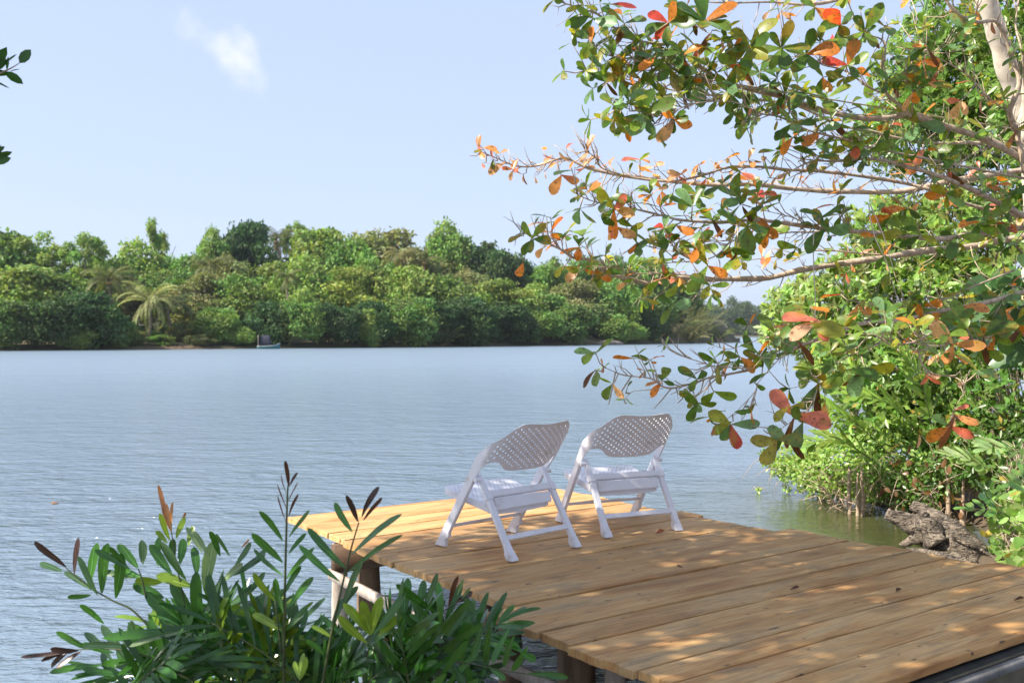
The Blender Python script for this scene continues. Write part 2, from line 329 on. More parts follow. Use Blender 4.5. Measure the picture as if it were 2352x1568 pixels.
_tc = N(_nt, 'ShaderNodeTexCoord'); _g = N(_nt, 'ShaderNodeTexNoise'); _g.inputs['Scale'].default_value = 9; _g.inputs['Detail'].default_value = 8; _nt.links.new(_tc.outputs['Object'], _g.inputs['Vector'])
_gr = ramp(_nt, [(.45, (.76, .745, .79)), (.60, (.72, .70, .73)), (.74, (.52, .49, .45))]); _nt.links.new(_g.outputs[0], _gr.inputs[0]); _nt.links.new(_gr.outputs[0], _p.inputs['Base Color'])
def water_mat():
    m, nt, p, o = mat('lagoon_water')
    p.inputs['IOR'].default_value = 1.9
    p.inputs['Specular IOR Level'].default_value = .5
    tc = N(nt, 'ShaderNodeTexCoord'); last = None
    # wind ruffles the open lagoon, the lee of the right bank stays calmer
    gp = N(nt, 'ShaderNodeVectorMath', operation='DISTANCE'); gp.inputs[1].default_value = (5.2, 9.6, 0); nt.links.new(tc.outputs['Object'], gp.inputs[0])
    calm = N(nt, 'ShaderNodeMapRange', interpolation_type='SMOOTHSTEP'); calm.inputs['From Min'].default_value = 1.5; calm.inputs['From Max'].default_value = 5.5; nt.links.new(gp.outputs['Value'], calm.inputs['Value'])
    calm.inputs['To Min'].default_value = .05; calm.inputs['To Max'].default_value = .13; 
    far_ = N(nt, 'ShaderNodeMapRange', interpolation_type='SMOOTHSTEP'); far_.inputs['From Min'].default_value = 6; far_.inputs['From Max'].default_value = 70; far_.inputs['To Max'].default_value = .22; nt.links.new(gp.outputs['Value'], far_.inputs['Value'])
    ra = N(nt, 'ShaderNodeMath', operation='ADD'); nt.links.new(calm.outputs[0], ra.inputs[0]); nt.links.new(far_.outputs[0], ra.inputs[1]); nt.links.new(ra.outputs[0], p.inputs['Roughness'])
    bank_refl = N(nt, 'ShaderNodeMapRange', interpolation_type='SMOOTHSTEP'); bank_refl.inputs['From Min'].default_value = 1.8; bank_refl.inputs['From Max'].default_value = 5.0; nt.links.new(gp.outputs['Value'], bank_refl.inputs['Value'])  # dark olive bank reflection painted into the base colour over the shallows
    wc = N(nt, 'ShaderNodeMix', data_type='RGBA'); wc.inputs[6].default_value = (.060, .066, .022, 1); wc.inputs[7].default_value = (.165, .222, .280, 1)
    nt.links.new(bank_refl.outputs[0], wc.inputs['Factor']); nt.links.new(wc.outputs[2], p.inputs['Base Color'])
    amp = N(nt, 'ShaderNodeMapRange', interpolation_type='SMOOTHSTEP'); amp.inputs['From Min'].default_value = 1.5; amp.inputs['From Max'].default_value = 6.5; nt.links.new(gp.outputs['Value'], amp.inputs['Value'])
    amp.inputs['To Min'].default_value = .22; amp.inputs['To Max'].default_value = 1
    wp = N(nt, 'ShaderNodeMapping'); wp.inputs['Scale'].default_value = (.10, .22, 1); wp.inputs['Rotation'].default_value = (0, 0, .3); nt.links.new(tc.outputs['Object'], wp.inputs['Vector'])
    wn_ = N(nt, 'ShaderNodeTexNoise'); wn_.inputs['Scale'].default_value = 1.4; wn_.inputs['Detail'].default_value = 3; nt.links.new(wp.outputs[0], wn_.inputs['Vector'])
    wr_ = N(nt, 'ShaderNodeMapRange'); wr_.inputs['From Min'].default_value = .35; wr_.inputs['From Max'].default_value = .65; wr_.inputs['To Min'].default_value = .55; wr_.inputs['To Max'].default_value = 1.0; nt.links.new(wn_.outputs[0], wr_.inputs['Value'])
    am_ = N(nt, 'ShaderNodeMath', operation='MULTIPLY'); nt.links.new(amp.outputs[0], am_.inputs[0]); nt.links.new(wr_.outputs[0], am_.inputs[1]); amp = am_
    for (sx, sy, rot, scale, dist, det, st) in ((1, 1.9, 24, 3.6, .075, 3, 1), (1, 2.3, -12, 10.0, .022, 4, 1), (.6, 1.5, 8, 1.1, .10, 2, 1)):
        mp = N(nt, 'ShaderNodeMapping'); mp.inputs['Scale'].default_value = (sx, sy, 1); mp.inputs['Rotation'].default_value = (0, 0, math.radians(rot))
        nt.links.new(tc.outputs['Object'], mp.inputs['Vector'])
        n = N(nt, 'ShaderNodeTexNoise'); n.inputs['Scale'].default_value = scale; n.inputs['Detail'].default_value = det; n.inputs['Distortion'].default_value = .5
        nt.links.new(mp.outputs[0], n.inputs['Vector'])
        b = N(nt, 'ShaderNodeBump'); b.inputs['Distance'].default_value = dist; nt.links.new(amp.outputs[0], b.inputs['Strength'])
        nt.links.new(n.outputs[0], b.inputs['Height'])
        if last: nt.links.new(last.outputs[0], b.inputs['Normal'])
        last = b
    nt.links.new(last.outputs[0], p.inputs['Normal'])
    return m
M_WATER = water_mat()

# ------------------------------------------------------------------ water and land
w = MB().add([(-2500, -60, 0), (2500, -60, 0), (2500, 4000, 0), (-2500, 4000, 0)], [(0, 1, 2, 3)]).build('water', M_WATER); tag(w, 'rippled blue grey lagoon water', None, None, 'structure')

def terrain(name, fn, x0, x1, y0, y1, nx, ny, m):
    xs = np.linspace(x0, x1, nx); ys = np.linspace(y0, y1, ny); V = []
    for y in ys:
        for x in xs: V.append((x, y, fn(x, y)))
    Fs = [(j * nx + i, j * nx + i + 1, (j + 1) * nx + i + 1, (j + 1) * nx + i) for j in range(ny - 1) for i in range(nx - 1)]
    o = MB().add(V, Fs).build(name, m, smooth=True); tag(o, None, None, None, 'structure'); return o
def sstep(a, b, x):
    t = max(0., min(1., (x - a) / (b - a))); return t * t * (3 - 2 * t)
SHORE = [(-400, 809), (0, 805.5), (300, 803), (640, 800), (1000, 797), (1300, 793), (1500, 790), (1672, 786.5)]
def shore_d(px):
    for (a, ya), (b, yb) in zip(SHORE, SHORE[1:]):
        if px <= b: 
            y = ya + (yb - ya) * (px - a) / (b - a); return F * CAMZ / (y - HY)
    return F * CAMZ / (SHORE[-1][1] - HY)
# far bank: fan of cross-sections running back from the shoreline
V = []; Fs = []
pxs = list(range(-700, 1700, 40)) + [1690, 1700]
for k, px in enumerate(pxs):
    d0 = shore_d(min(px, 1672)); 
    for j, (dd, z) in enumerate(((-1.5, -.5), (0, .12), (2, .5), (14, 1.6), (45, 4.0), (120, 5.0))):
        if px > 1672: dd = dd * .2
        sc_ = 1.0 if px < 1200 else max(.12, (1700 - px) / 500.)
        d = d0 + dd * sc_; jit = random.uniform(-.12, .12) if j in (1, 2) else 0
        V.append(((px - CX) / F * d, d, z * (1 if px < 1690 else .2) + jit))
for k in range(len(pxs) - 1):
    for j in range(5):
        a = k * 6 + j; Fs.append((a, a + 1, a + 7, a + 6))
o = MB().add(V, Fs).build('far_bank', M_FARMUD, smooth=True); tag(o, 'low earth bank across the lagoon', None, None, 'structure')
# land on the far side of the channel
o = MB().add([(90, 590, -.3), (400, 560, -.3), (700, 900, 12), (60, 900, 12), (80, 620, 1.2), (420, 600, 1.2)], [(0, 1, 5, 4), (4, 5, 2, 3)]).build('distant_bank', M_FARMUD); tag(o, None, None, None, 'structure')

# right bank in mid distance, and the shore the camera stands on
def bank_edge(y):      # x of the waterline for a given distance
    pts = [(-8, 3.6), (3, 3.4), (6, 3.45), (7.6, 3.55), (8.6, 4.0), (9.6, 4.15), (10.4, 3.75), (11.5, 3.6), (12.5, 3.75), (13.5, 4.6), (15, 6.5), (20, 12), (34, 30)]
    for (a, xa), (b, xb) in zip(pts, pts[1:]):
        if y <= b: return xa + (xb - xa) * (y - a) / (b - a)
    return 30
def bank_z(x, y):
    e = bank_edge(y); t = x - e
    return -.22 + .34 * sstep(-.3, .7, t) + .5 * sstep(.6, 4, t) + .05 * math.sin(x * 5.1 + y * 3.3) * math.sin(y * 4.7) + .03 * math.sin(x * 13 + y * 9)
terrain('river_bank', bank_z, 2.6, 30, 2, 34, 110, 130, M_MUD)
def near_z(x, y):
    edge = 3.35 + .25 * math.sin(x * 1.7) - (.0 if x < 0 else 0)
    t = edge - y
    return -.25 + .50 * sstep(-.7, .9, t) + .04 * math.sin(x * 6 + y * 5)
terrain('shore_ground', near_z, -16, 12, -12, 4.3, 120, 80, M_MUD)

# ------------------------------------------------------------------ deck
DZ = 0.60
UA = math.radians(35.5); UX = Vector((math.cos(UA), math.sin(UA), 0)); VX = Vector((math.sin(UA), -math.cos(UA), 0))
DO = Vector((-1.54, 6.81, 0))
deck = empty('wooden_deck', DO, UA, 'bare timber plank deck on posts reaching over the water under the two white chairs', 'deck')
# local frame: +x along the planks, local -y is towards the camera (v)
VB = [0, .205, .45, .70, .93, 1.17, 1.40, 1.62, 1.86, 2.06, 2.27, 2.47, 2.73, 2.93, 3.12, 3.32, 3.53, 3.70, 3.87, 4.08, 4.30]
UL = [0, -.02, -.02, -.02, -.04, -.06, -.07, -.06, -.06, -.05, -.06, -.07, -.20, -.215, -.19, -.20, -.20, -.17, -.16, -.17, -.18]
UR = [2.28, 2.27, 2.28, 2.275, 2.28, 2.27, 2.36, 2.30, 2.31, 2.33, 2.47, 2.44, 2.46, 2.50, 2.52, 2.53, 2.62, 2.65, 2.66, 2.7, 2.7]
for i in range(20):
    L = UR[i] - UL[i]; wd = VB[i + 1] - VB[i]; gap = random.choice([.005, .006, .008, .012]); th = .034
    zt = random.uniform(-.004, .003) + (.008 if i in (11, 13) else 0)
    sk = random.uniform(-.004, .004)
    nx, ny = 44, 3; bm = bmesh.new()
    ph = random.uniform(0, 6); warp = random.uniform(.0005, .0025); g = {}
    for a in range(nx + 1):
        u = L * a / nx
        for b in range(ny + 1):
            v = gap / 2 + (wd - gap) * b / ny + sk * (a / nx - .5)
            if b in (0, ny): v += .0022 * math.sin(u * 9 + ph + b) + random.uniform(-.0012, .0012)
            uu = u
            if a in (0, nx): uu += .004 * math.sin(b * 3 + ph) 
            z = zt + warp * math.sin(u * 2.1 + ph) + (.0015 if b in (1, 2) else 0)
            g[a, b] = bm.verts.new((uu, -v, z))
    for a in range(nx):
        for b in range(ny):
            bm.faces.new((g[a, b], g[a, b + 1], g[a + 1, b + 1], g[a + 1, b]))
    ex = bmesh.ops.extrude_face_region(bm, geom=bm.faces[:])
    for e in ex['geom']:
        if isinstance(e, bmesh.types.BMVert): e.co.z = zt - th
    bmesh.ops.recalc_face_normals(bm, faces=bm.faces[:])
    ed = [e for e in bm.edges if len(e.link_faces) == 2 and e.calc_face_angle(0) > 1.0 and min(e.verts[0].co.z, e.verts[1].co.z) > zt - .02]
    bmesh.ops.bevel(bm, geom=ed, offset=.0022, segments=1, affect='EDGES')
    me = bpy.data.meshes.new('plank'); bm.to_mesh(me); bm.free(); me.materials.append(M_WOOD)
    p_ = bpy.data.objects.new('plank', me); COL.objects.link(p_); p_.parent = deck
    p_.location = (UL[i], -VB[i], DZ)
def dpart(name, m, c, d, b=.004, label=None):
    mb = MB().box((0, 0, 0), d, bevel=b); o = mb.build(name, m, deck); o.location = c
    if label: o['label'] = label
    return o
BZ = DZ - .0395      # underside of planks, clear of the lowest one
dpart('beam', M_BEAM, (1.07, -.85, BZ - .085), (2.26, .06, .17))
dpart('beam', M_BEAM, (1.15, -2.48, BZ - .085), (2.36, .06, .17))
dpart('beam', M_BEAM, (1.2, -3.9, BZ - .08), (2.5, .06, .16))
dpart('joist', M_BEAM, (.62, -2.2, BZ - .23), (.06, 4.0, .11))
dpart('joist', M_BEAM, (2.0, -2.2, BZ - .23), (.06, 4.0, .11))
def post(u, v, r=.06, m=M_POST, h=1.3, lean=(0, 0)):
    b = MB(); top = BZ - .002 if False else BZ - .02
    pts = [(u + lean[0] * t, -v + lean[1] * t, top - h * t) for t in (0, .15, .3, .5, .75, 1)]
    b.tube(pts, [r * random.uniform(.93, 1.06) for _ in pts], 10, rough=.06); return b.build('post', m, deck, smooth=True)
post(.03, .755, .05, M_PALEPOST); post(.24, .74, .072); post(2.1, .75, .055); post(.04, 2.58, .06); post(2.2, 2.58, .06)
post(.12, 2.98, .085); post(.16, 3.2, .05, M_PALEPOST); post(2.3, 3.95, .06); post(.2, 3.95, .06)
# diagonal brace from the far corner post down to the middle post
a_ = Vector((-.06, -.80, .375)); b_ = Vector((-.14, -3.15, .36))
br = MB(); dd = (b_ - a_); br.box((0, 0, 0), (.028, dd.length, .062), bevel=.003)
o = br.build('brace', M_PALEPOST, deck); o.location = (a_ + b_) / 2; o.rotation_euler = Vector((0, -1, 0)).rotation_difference(dd.normalized()).to_euler()
o['label'] = 'pale diagonal brace below the deck edge'
# small splinters, leaf scraps and knots lying on the planks
def deck_pt(px, py, up=.003): 
    p = on_plane(px, py, DZ); p.z += up; return p

# concrete abutment under the near edge
ab = MB(); cz = DZ - .052
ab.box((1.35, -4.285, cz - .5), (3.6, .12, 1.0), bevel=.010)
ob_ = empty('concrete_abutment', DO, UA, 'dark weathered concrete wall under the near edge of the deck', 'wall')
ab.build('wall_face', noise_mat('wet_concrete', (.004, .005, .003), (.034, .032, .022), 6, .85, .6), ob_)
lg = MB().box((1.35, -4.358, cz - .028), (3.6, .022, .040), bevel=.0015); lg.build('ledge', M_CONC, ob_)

# ------------------------------------------------------------------ chairs
HX, HB, STR = .30, .105, .05
_q = [];  # cross-section of the back shell, arc length table
_pts = []; nn = 60
for i in range(nn + 1):
    t = math.pi / 2 * i / nn; e_ = 2 / 2.25
    _pts.append((HX * math.sin(t) ** e_, -HB * max(math.cos(t), 0) ** e_))
_pts.append((HX, STR))
_arc = [0]
for a, b in zip(_pts, _pts[1:]): _arc.append(_arc[-1] + math.dist(a, b))
ALEN = _arc[-1]
def cross(a, off):
    s = 1 if a >= 0 else -1; a = min(abs(a), ALEN)
    k = 0
    while k < len(_arc) - 2 and _arc[k + 1] < a: k += 1
    t = (a - _arc[k]) / (_arc[k + 1] - _arc[k]); p, q = _pts[k], _pts[k + 1]
    x = p[0] + (q[0] - p[0]) * t; y = p[1] + (q[1] - p[1]) * t
    k0 = max(k - 2, 0); k1 = min(k + 3, len(_pts) - 1)
    tx, ty = _pts[k1][0] - _pts[k0][0], _pts[k1][1] - _pts[k0][1]; l = math.hypot(tx, ty)
    # inward normal
    x -= ty / l * off; y += tx / l * off
    return s * x, y
def shell_map(a, z, off):
    x, y = cross(a, off); return Vector((x, .334 - .665 * z - STR + y, z))
def curve_fill(outline, holes, depth):
    """flat filled shape with real holes, through a 2D curve -> list verts, faces (x,y in plane, z=+-depth)"""
    cu = bpy.data.curves.new('tmp', 'CURVE'); cu.dimensions = '2D'; cu.fill_mode = 'BOTH'; cu.extrude = depth
    for ring in [outline] + holes:
        sp = cu.splines.new('POLY'); sp.points.add(len(ring) - 1); sp.use_cyclic_u = True
        for i, p in enumerate(ring): sp.points[i].co = (p[0], p[1], 0, 1)
    ob = bpy.data.objects.new('tmp', cu); COL.objects.link(ob); dg = bpy.context.evaluated_depsgraph_get()
    me = bpy.data.meshes.new_from_object(ob.evaluated_get(dg)); bpy.data.objects.remove(ob); bpy.data.curves.remove(cu)
    bm = bmesh.new(); bm.from_mesh(me); bpy.data.meshes.remove(me)
    bmesh.ops.remove_doubles(bm, verts=bm.verts[:], dist=1e-5)
    for _ in range(3):
        le = [e for e in bm.edges if e.calc_length() > .022]
        if not le: break
        bmesh.ops.subdivide_edges(bm, edges=le, cuts=1)
        bmesh.ops.triangulate(bm, faces=[f for f in bm.faces if len(f.verts) > 4])
    return bm
def inside(p, poly):
    c = False; n = len(poly); j = n - 1
    for i in range(n):
        if (poly[i][1] > p[1]) != (poly[j][1] > p[1]) and p[0] < (poly[j][0] - poly[i][0]) * (p[1] - poly[i][1]) / (poly[j][1] - poly[i][1]) + poly[i][0]: c = not c
        j = i
    return c
def edge_dist(p, poly):
    b = 9; n = len(poly)
    for i in range(n):
        a, c = Vector(poly[i]), Vector(poly[(i + 1) % n]); d = c - a; t = max(0, min(1, (Vector(p) - a).dot(d) / max(d.length_squared, 1e-9)))
        b = min(b, (Vector(p) - a - d * t).length)
    return b
def smooth_ring(pts, k=5):
    pts = [Vector((p[0], p[1], 0)) for p in pts]; n = len(pts); r = []
    for i in range(n):
        p0, p1, p2, p3 = pts[i - 1], pts[i], pts[(i + 1) % n], pts[(i + 2) % n]
        for j in range(k):
            t = j / k; q = .5 * ((2 * p1) + (-p0 + p2) * t + (2 * p0 - 5 * p1 + 4 * p2 - p3) * t * t + (-p0 + 3 * p1 - 3 * p2 + p3) * t ** 3)
            r.append((q.x, q.y))
    return r
A = ALEN
half = [(0, .735), (.07, .738), (.14, .744), (.175, .742), (.205, .728), (.24, .700), (.275, .664), (.31, .640), (.335, .624), (.355, .602), (A - .008, .57), (A, .54), (A, .50), (A, .455), (A, .412), (A - .004, .405),
        (A - .066, .405), (A - .07, .412), (A - .07, .44), (A - .073, .468), (A - .083, .495), (A - .10, .516), (.265, .525), (.24, .526), (.215, .515), (.19, .495), (.168, .478), (.14, .468), (.10, .464), (.05, .462)]
outl = smooth_ring(half + [(-a, z) for a, z in half[::-1] if a > 0] , 3)
holes = []
for j in range(-14, 15):
    for i in range(-12, 13):
        cx_ = i * .051 + j * .0225 if j >= 0 else i * .051 + j * .0225
        cz_ = .605 - j * .0136; 
        while cx_ > .051 * 9: cx_ -= .051 * 18
        if inside((cx_, cz_), outl) and edge_dist((cx_, cz_), outl) > .0195 and abs(cx_) < .30:
            if any(math.dist((cx_, cz_), h[0]) < .012 for h in holes): continue
            holes.append(((cx_, cz_), [(cx_ + .0068 * math.cos(t * math.pi / 5), cz_ + .0064 * math.sin(t * math.pi / 5)) for t in range(10)]))
bm = curve_fill(outl, [h[1] for h in holes], .0045)
for v in bm.verts:
    p = shell_map(v.co.x, v.co.y, v.co.z + .0045); v.co = p
bmesh.ops.recalc_face_normals(bm, faces=bm.faces[:])
back_me = bpy.data.meshes.new('backrest'); bm.to_mesh(back_me); bm.free()
back_me.materials.append(M_WHITE); back_me.polygons.foreach_set('use_smooth', [True] * len(back_me.polygons)); back_me.set_sharp_from_angle(angle=math.radians(38))
# seat
def seat_z(x, y):
    z = .262 + (y + .09) * .19 - .012 * (1 - (x / .26) ** 2) * (1 - max(0, (y - .2) / .16) ** 2)
    if y > .28: z -= (y - .28) ** 2 * 3.2
    return z
sh = [(0, -.095), (.12, -.095), (.222, -.09), (.232, -.03), (.237, .06), (.247, .14), (.26, .20), (.263, .245), (.252, .285), (.225, .318), (.17, .342), (.09, .357), (0, .36)]
so_ = smooth_ring(sh + [(-x, y) for x, y in sh[::-1] if x > 0], 3)
sho = []
for r_ in range(-9, 12):
    for i in range(-8, 9):
        c_ = (i * .031 + (r_ % 2) * .0155, .12 + r_ * .021)
        if inside(c_, so_) and edge_dist(c_, so_) > .028: sho.append([(c_[0] + .0062 * math.cos(t * math.pi / 4), c_[1] + .0048 * math.sin(t * math.pi / 4)) for t in range(8)])
bm = curve_fill(so_, sho, .004)
for v in bm.verts: v.co.z += seat_z(v.co.x, v.co.y) + .004
# rim skirt
n_ = len(so_); rings = []
for off, dz in ((.0, .009), (.004, .0035), (.003, -.033), (-.006, -.034), (-.007, -.001)):
    ring = []
    for i, (x, y) in enumerate(so_):
        a, b = so_[i - 1], so_[(i + 1) % n_]; tx, ty = b[0] - a[0], b[1] - a[1]; l = math.hypot(tx, ty) or 1
        nx_, ny_ = ty / l, -tx / l
        if Vector((nx_, ny_)).dot(Vector((x, y - .13))) < 0: nx_, ny_ = -nx_, -ny_
        ring.append(bm.verts.new((x + nx_ * off, y + ny_ * off, seat_z(x, y) + dz)))
    rings.append(ring)
for r1, r2 in zip(rings, rings[1:]):
    for i in range(n_): bm.faces.new((r1[i], r1[(i + 1) % n_], r2[(i + 1) % n_], r2[i]))
bmesh.ops.recalc_face_normals(bm, faces=bm.faces[:])
seat_me = bpy.data.meshes.new('seat'); bm.to_mesh(seat_me); bm.free(); seat_me.materials.append(M_WHITE)
seat_me.polygons.foreach_set('use_smooth', [True] * len(seat_me.polygons)); seat_me.set_sharp_from_angle(angle=math.radians(40))
def bev(mb, amt=.003):
    V = np.concatenate(mb.v); bm = bmesh.new(); vs = [bm.verts.new(v) for v in V]
    for f in mb.f: bm.faces.new([vs[i] for i in f])
    bmesh.ops.recalc_face_normals(bm, faces=bm.faces[:])
    ed = [e for e in bm.edges if len(e.link_faces) == 2 and e.calc_face_angle(0) > .6]
    bmesh.ops.bevel(bm, geom=ed, offset=amt, segments=2, affect='EDGES', clamp_overlap=True)
    me = bpy.data.meshes.new('m'); bm.to_mesh(me); bm.free(); me.materials.append(M_WHITE)
    me.polygons.foreach_set('use_smooth', [True] * len(me.polygons)); me.set_sharp_from_angle(angle=math.radians(35)); return me
def yf(z): return .334 - .665 * z
front_prof = [(yf(0) + .004, 0), (.240, 0), (.236, .02), (.240, .04), (yf(.065) - .082, .058), (yf(.09) - .069, .09), (yf(.40) - .069, .40), (yf(.428) - .064, .428), (yf(.428) - .006, .428), (yf(.02), .02)]
front_leg = {s: bev(MB().prism(front_prof, 'x', *sorted((s * .2775, s * .3016))), .0035) for s in (-1, 1)}
def yr(z): return -.293 + .634 * z
def rear_leg_me(s):
    mb = MB(); rings = []
    for (z, w_, t_, cx0) in ((0, .056, .050, .258), (.022, .055, .050, .258), (.06, .043, .034, .260), (.10, .041, .030, .260), (.29, .041, .028, .2575), (.36, .038, .026, .2575), (.43, .030, .024, .2595), (.450, .018, .018, .2595)):
        y = yr(z)
        rings.append([(s * cx0 + dx * w_ / 2, y + dy * t_ / 2 + (.006 if z < .03 else 0), z) for dx, dy in ((-1, -1), (1, -1), (1, 1), (-1, 1))])
    vs = [v for r in rings for v in r]; fs = [(k * 4 + i, k * 4 + (i + 1) % 4, k * 4 + 4 + (i + 1) % 4, k * 4 + 4 + i) for k in range(len(rings) - 1) for i in range(4)]
    fs += [(3, 2, 1, 0), tuple(len(vs) - 4 + i for i in range(4))]
    mb.add(vs, fs); return bev(mb, .0035)
rear_leg = {s: rear_leg_me(s) for s in (-1, 1)}
def bar(c, d, tilt=0):
    R = Matrix.Rotation(tilt, 3, 'X'); return bev(MB().box(c, d, R), .003)
lean = -math.atan(.634)
m_back_rail = bev(MB().box((0, yr(.335) - .002, .335), (.50, .030, .040), Matrix.Rotation(lean, 3, 'X')), .004)
# lower apron, slightly recessed, with stepped shadow gap
ap = MB(); R_ = Matrix.Rotation(lean * .55, 3, 'X')
ap.box((0, yr(.285) + .008, .279), (.455, .022, .066), R_)
m_apron = bev(ap, .005)
m_knuckle = {s: bev(MB().box((s * .2575, yr(.335) - .004, .330), (.052, .038, .062), Matrix.Rotation(lean, 3, 'X')), .008) for s in (-1, 1)}
m_rear_str = bar((0, yr(.112) - .002, .112), (.482, .017, .030), lean)
m_front_str = bar((0, yf(.125) - .040, .125), (.556, .013, .018), 0)
def pivot_me(s):
    mb = MB(); mb.tube([(s * .262, -.03, .418), (s * .3045, -.03, .418)], .013, 14); return bev(mb, .001)
m_pivot = {s: pivot_me(s) for s in (-1, 1)}
# groove strip and side slot details
m_groove = None
chair = empty('folding_chair', (-.0095, 5.85, DZ), math.radians(43.8), 'white perforated plastic folding chair nearer the ferns, left one of the pair on the deck', 'folding chair', 'white folding chairs on the deck')
def cp(name, me, parent, label=None):
    me.name = name; o = bpy.data.objects.new(name, me); COL.objects.link(o); o.parent = parent
    if label: o['label'] = label
    return o
bk = cp('backrest', back_me, chair); st_ = cp('seat', seat_me, chair)
for s in (-1, 1):
    l = cp('leg', front_leg[s], chair); cp('hinge_pin', m_pivot[s], l)
    cp('leg', rear_leg[s], chair)
cp('rear_rail', m_back_rail, chair); cp('seat_apron', m_apron, chair)
for s in (-1, 1): cp('rail_bracket', m_knuckle[s], chair)
cp('stretcher', m_rear_str, chair); cp('stretcher', m_front_str, chair)
def copy_tree(o, parent=None):
    c = o.copy(); COL.objects.link(c)
    if parent is not None: c.parent = parent
    for ch in [x for x in bpy.data.objects if x.parent == o]: copy_tree(ch, c)
    return c
ch2 = copy_tree(chair); ch2.location = (.699, 6.47, DZ); ch2.rotation_euler = (0, 0, math.radians(24.8))
ch2['label'] = 'white perforated plastic folding chair nearer the tree, right one of the pair on the deck'
for c_ in (chair, ch2): c_.location.z = DZ + .006

# ------------------------------------------------------------------ trees across the lagoon
FARG = 'trees along the far bank'
def crown_mesh(kind, seed):
    """unit crown: radius about 1 sideways, height 2 (z -1..1); returns MB"""
    global RNG
    RNG = np.random.default_rng(seed); mb = MB()
    P = {'round': (26, .36, 150, .105, (.13, .215, .055)), 'dark': (30, .34, 170, .095, (.055, .110, .036)),
         'olive': (34, .30, 150, .075, (.185, .225, .085)), 'airy': (24, .20, 85, .085, (.21, .32, .085)),
         'bright': (28, .33, 150, .100, (.185, .285, .07)), 'mid': (28, .34, 150, .100, (.155, .25, .06)),
         'layered': (22, .33, 130, .095, (.20, .28, .06))}[kind]
    nb, br, nl, ls, c0 = P
    for b in range(nb):
        d = rvec(1, .15)[0]; rr = RNG.uniform(.45, 1.0) ** .5
        if kind == 'layered':
            c = np.array([d[0] * rr * .8, d[1] * rr * .8, RNG.uniform(-.9, .85)]); c[:2] *= 1 - .45 * max(c[2], 0)
            sx = np.array([1.25, 1.25, .38])
        elif kind == 'airy':
            c = np.array([d[0] * rr * .75, d[1] * rr * .75, RNG.uniform(-.6, .9)]); sx = np.array([1.1, 1.1, .8])
        else:
            c = d * np.array([.72, .72, .74]) * rr; sx = np.array([1.05, 1.05, .85])
        r = br * RNG.uniform(.7, 1.3)
        n = int(nl * RNG.uniform(.8, 1.2) * 3.6); dv = rvec(n, .25); rad = RNG.uniform(.4, 1.0, n) ** .6 * (1 + .28 * np.sin(dv[:, 0] * 5 + b) * np.sin(dv[:, 1] * 6 + b * 2) + .22 * np.sin(dv[:, 2] * 9 + b) + RNG.uniform(-.1, .25, n) ** 3 * 8)
        pos = c + dv * rad[:, None] * r * sx
        nr = dv * .8 + rvec(n) * .9 + np.array([0, 0, .35]); dr = rvec(n, -.2)
        tone = RNG.uniform(.85, 1.4) * (np.array(c0) * np.array([RNG.uniform(.85, 1.25), 1, RNG.uniform(.8, 1.1)]))
        mb.diamonds(pos, dr, nr, RNG.uniform(.6, 1.5, n) * ls * .9, RNG.uniform(.6, 1.2, n) * ls * .75, cvar(tone, n, .25, .15))
    return mb
def limbs(mb, H, r, n=7, sp=1.0):
    mb.tube(crom([(0, 0, -.5), (.05 * H * random.uniform(-1, 1), 0, H * .35), (random.uniform(-.05, .05) * H, 0, H * .8)], 3), [r * (1 - .07 * i) for i in range(7)], 7)
    for k in range(n):
        a = random.uniform(0, 6.28); z0 = H * random.uniform(.3, .6)
        mb.tube([(0, 0, z0), (math.cos(a) * sp * H * .12, math.sin(a) * sp * H * .12, z0 + H * .13), (math.cos(a) * sp * H * .26, math.sin(a) * sp * H * .26, z0 + H * random.uniform(.22, .36))], [r * .5, r * .33, r * .12], 5)
    return mb
CROWNS = {}
for ki, kind in enumerate(('round', 'dark', 'olive', 'airy', 'bright', 'mid', 'layered')):
    for v in range(2):
        o = crown_mesh(kind, 100 + ki * 10 + v).build('tmpc', M_FARLEAF); CROWNS[kind, v] = o.data; bpy.data.objects.remove(o)
TRUNKS = []
for v in range(3):
    o = limbs(MB(), 1.0, .025).build('tmpt', M_DARKBARK, smooth=True); TRUNKS.append(o.data); bpy.data.objects.remove(o)
RNG = np.random.default_rng(11)
def far_tree(px, top, back, wpx, kind, label, basefrac=.0, name='broadleaf_tree', v=0, trunk=True):
    d = shore_d(px) + back if px < 1672 else shore_d(1672) + back
    gz = .3 + min(back, 45) * .08
    ztop = CAMZ + (HY - top) / F * d; w_ = wpx * (1.18 if name == 'broadleaf_tree' else 1.06) / F * d / 2; H = ztop - gz
    zb = gz + H * basefrac
    base = Vector(((px - CX) / F * d, d, gz))
    t = empty(name, base, random.uniform(0, 6.28), label, 'tree', FARG)
    c = bpy.data.objects.new('crown', CROWNS[kind, v % 2]); COL.objects.link(c); c.parent = t
    cz = (ztop - zb) / 2; c.location = (0, 0, zb - gz + cz); c.scale = (w_ / .95, w_ / .95, cz / (.88 if name == 'broadleaf_tree' else .95))
    if trunk:
        k = bpy.data.objects.new('trunk', TRUNKS[random.randrange(3)]); COL.objects.link(k); k.parent = t; k.scale = (min(H, w_ * 2.6), min(H, w_ * 2.6), H)
    return t
def T(*a, **k): far_tree(*a, **k)
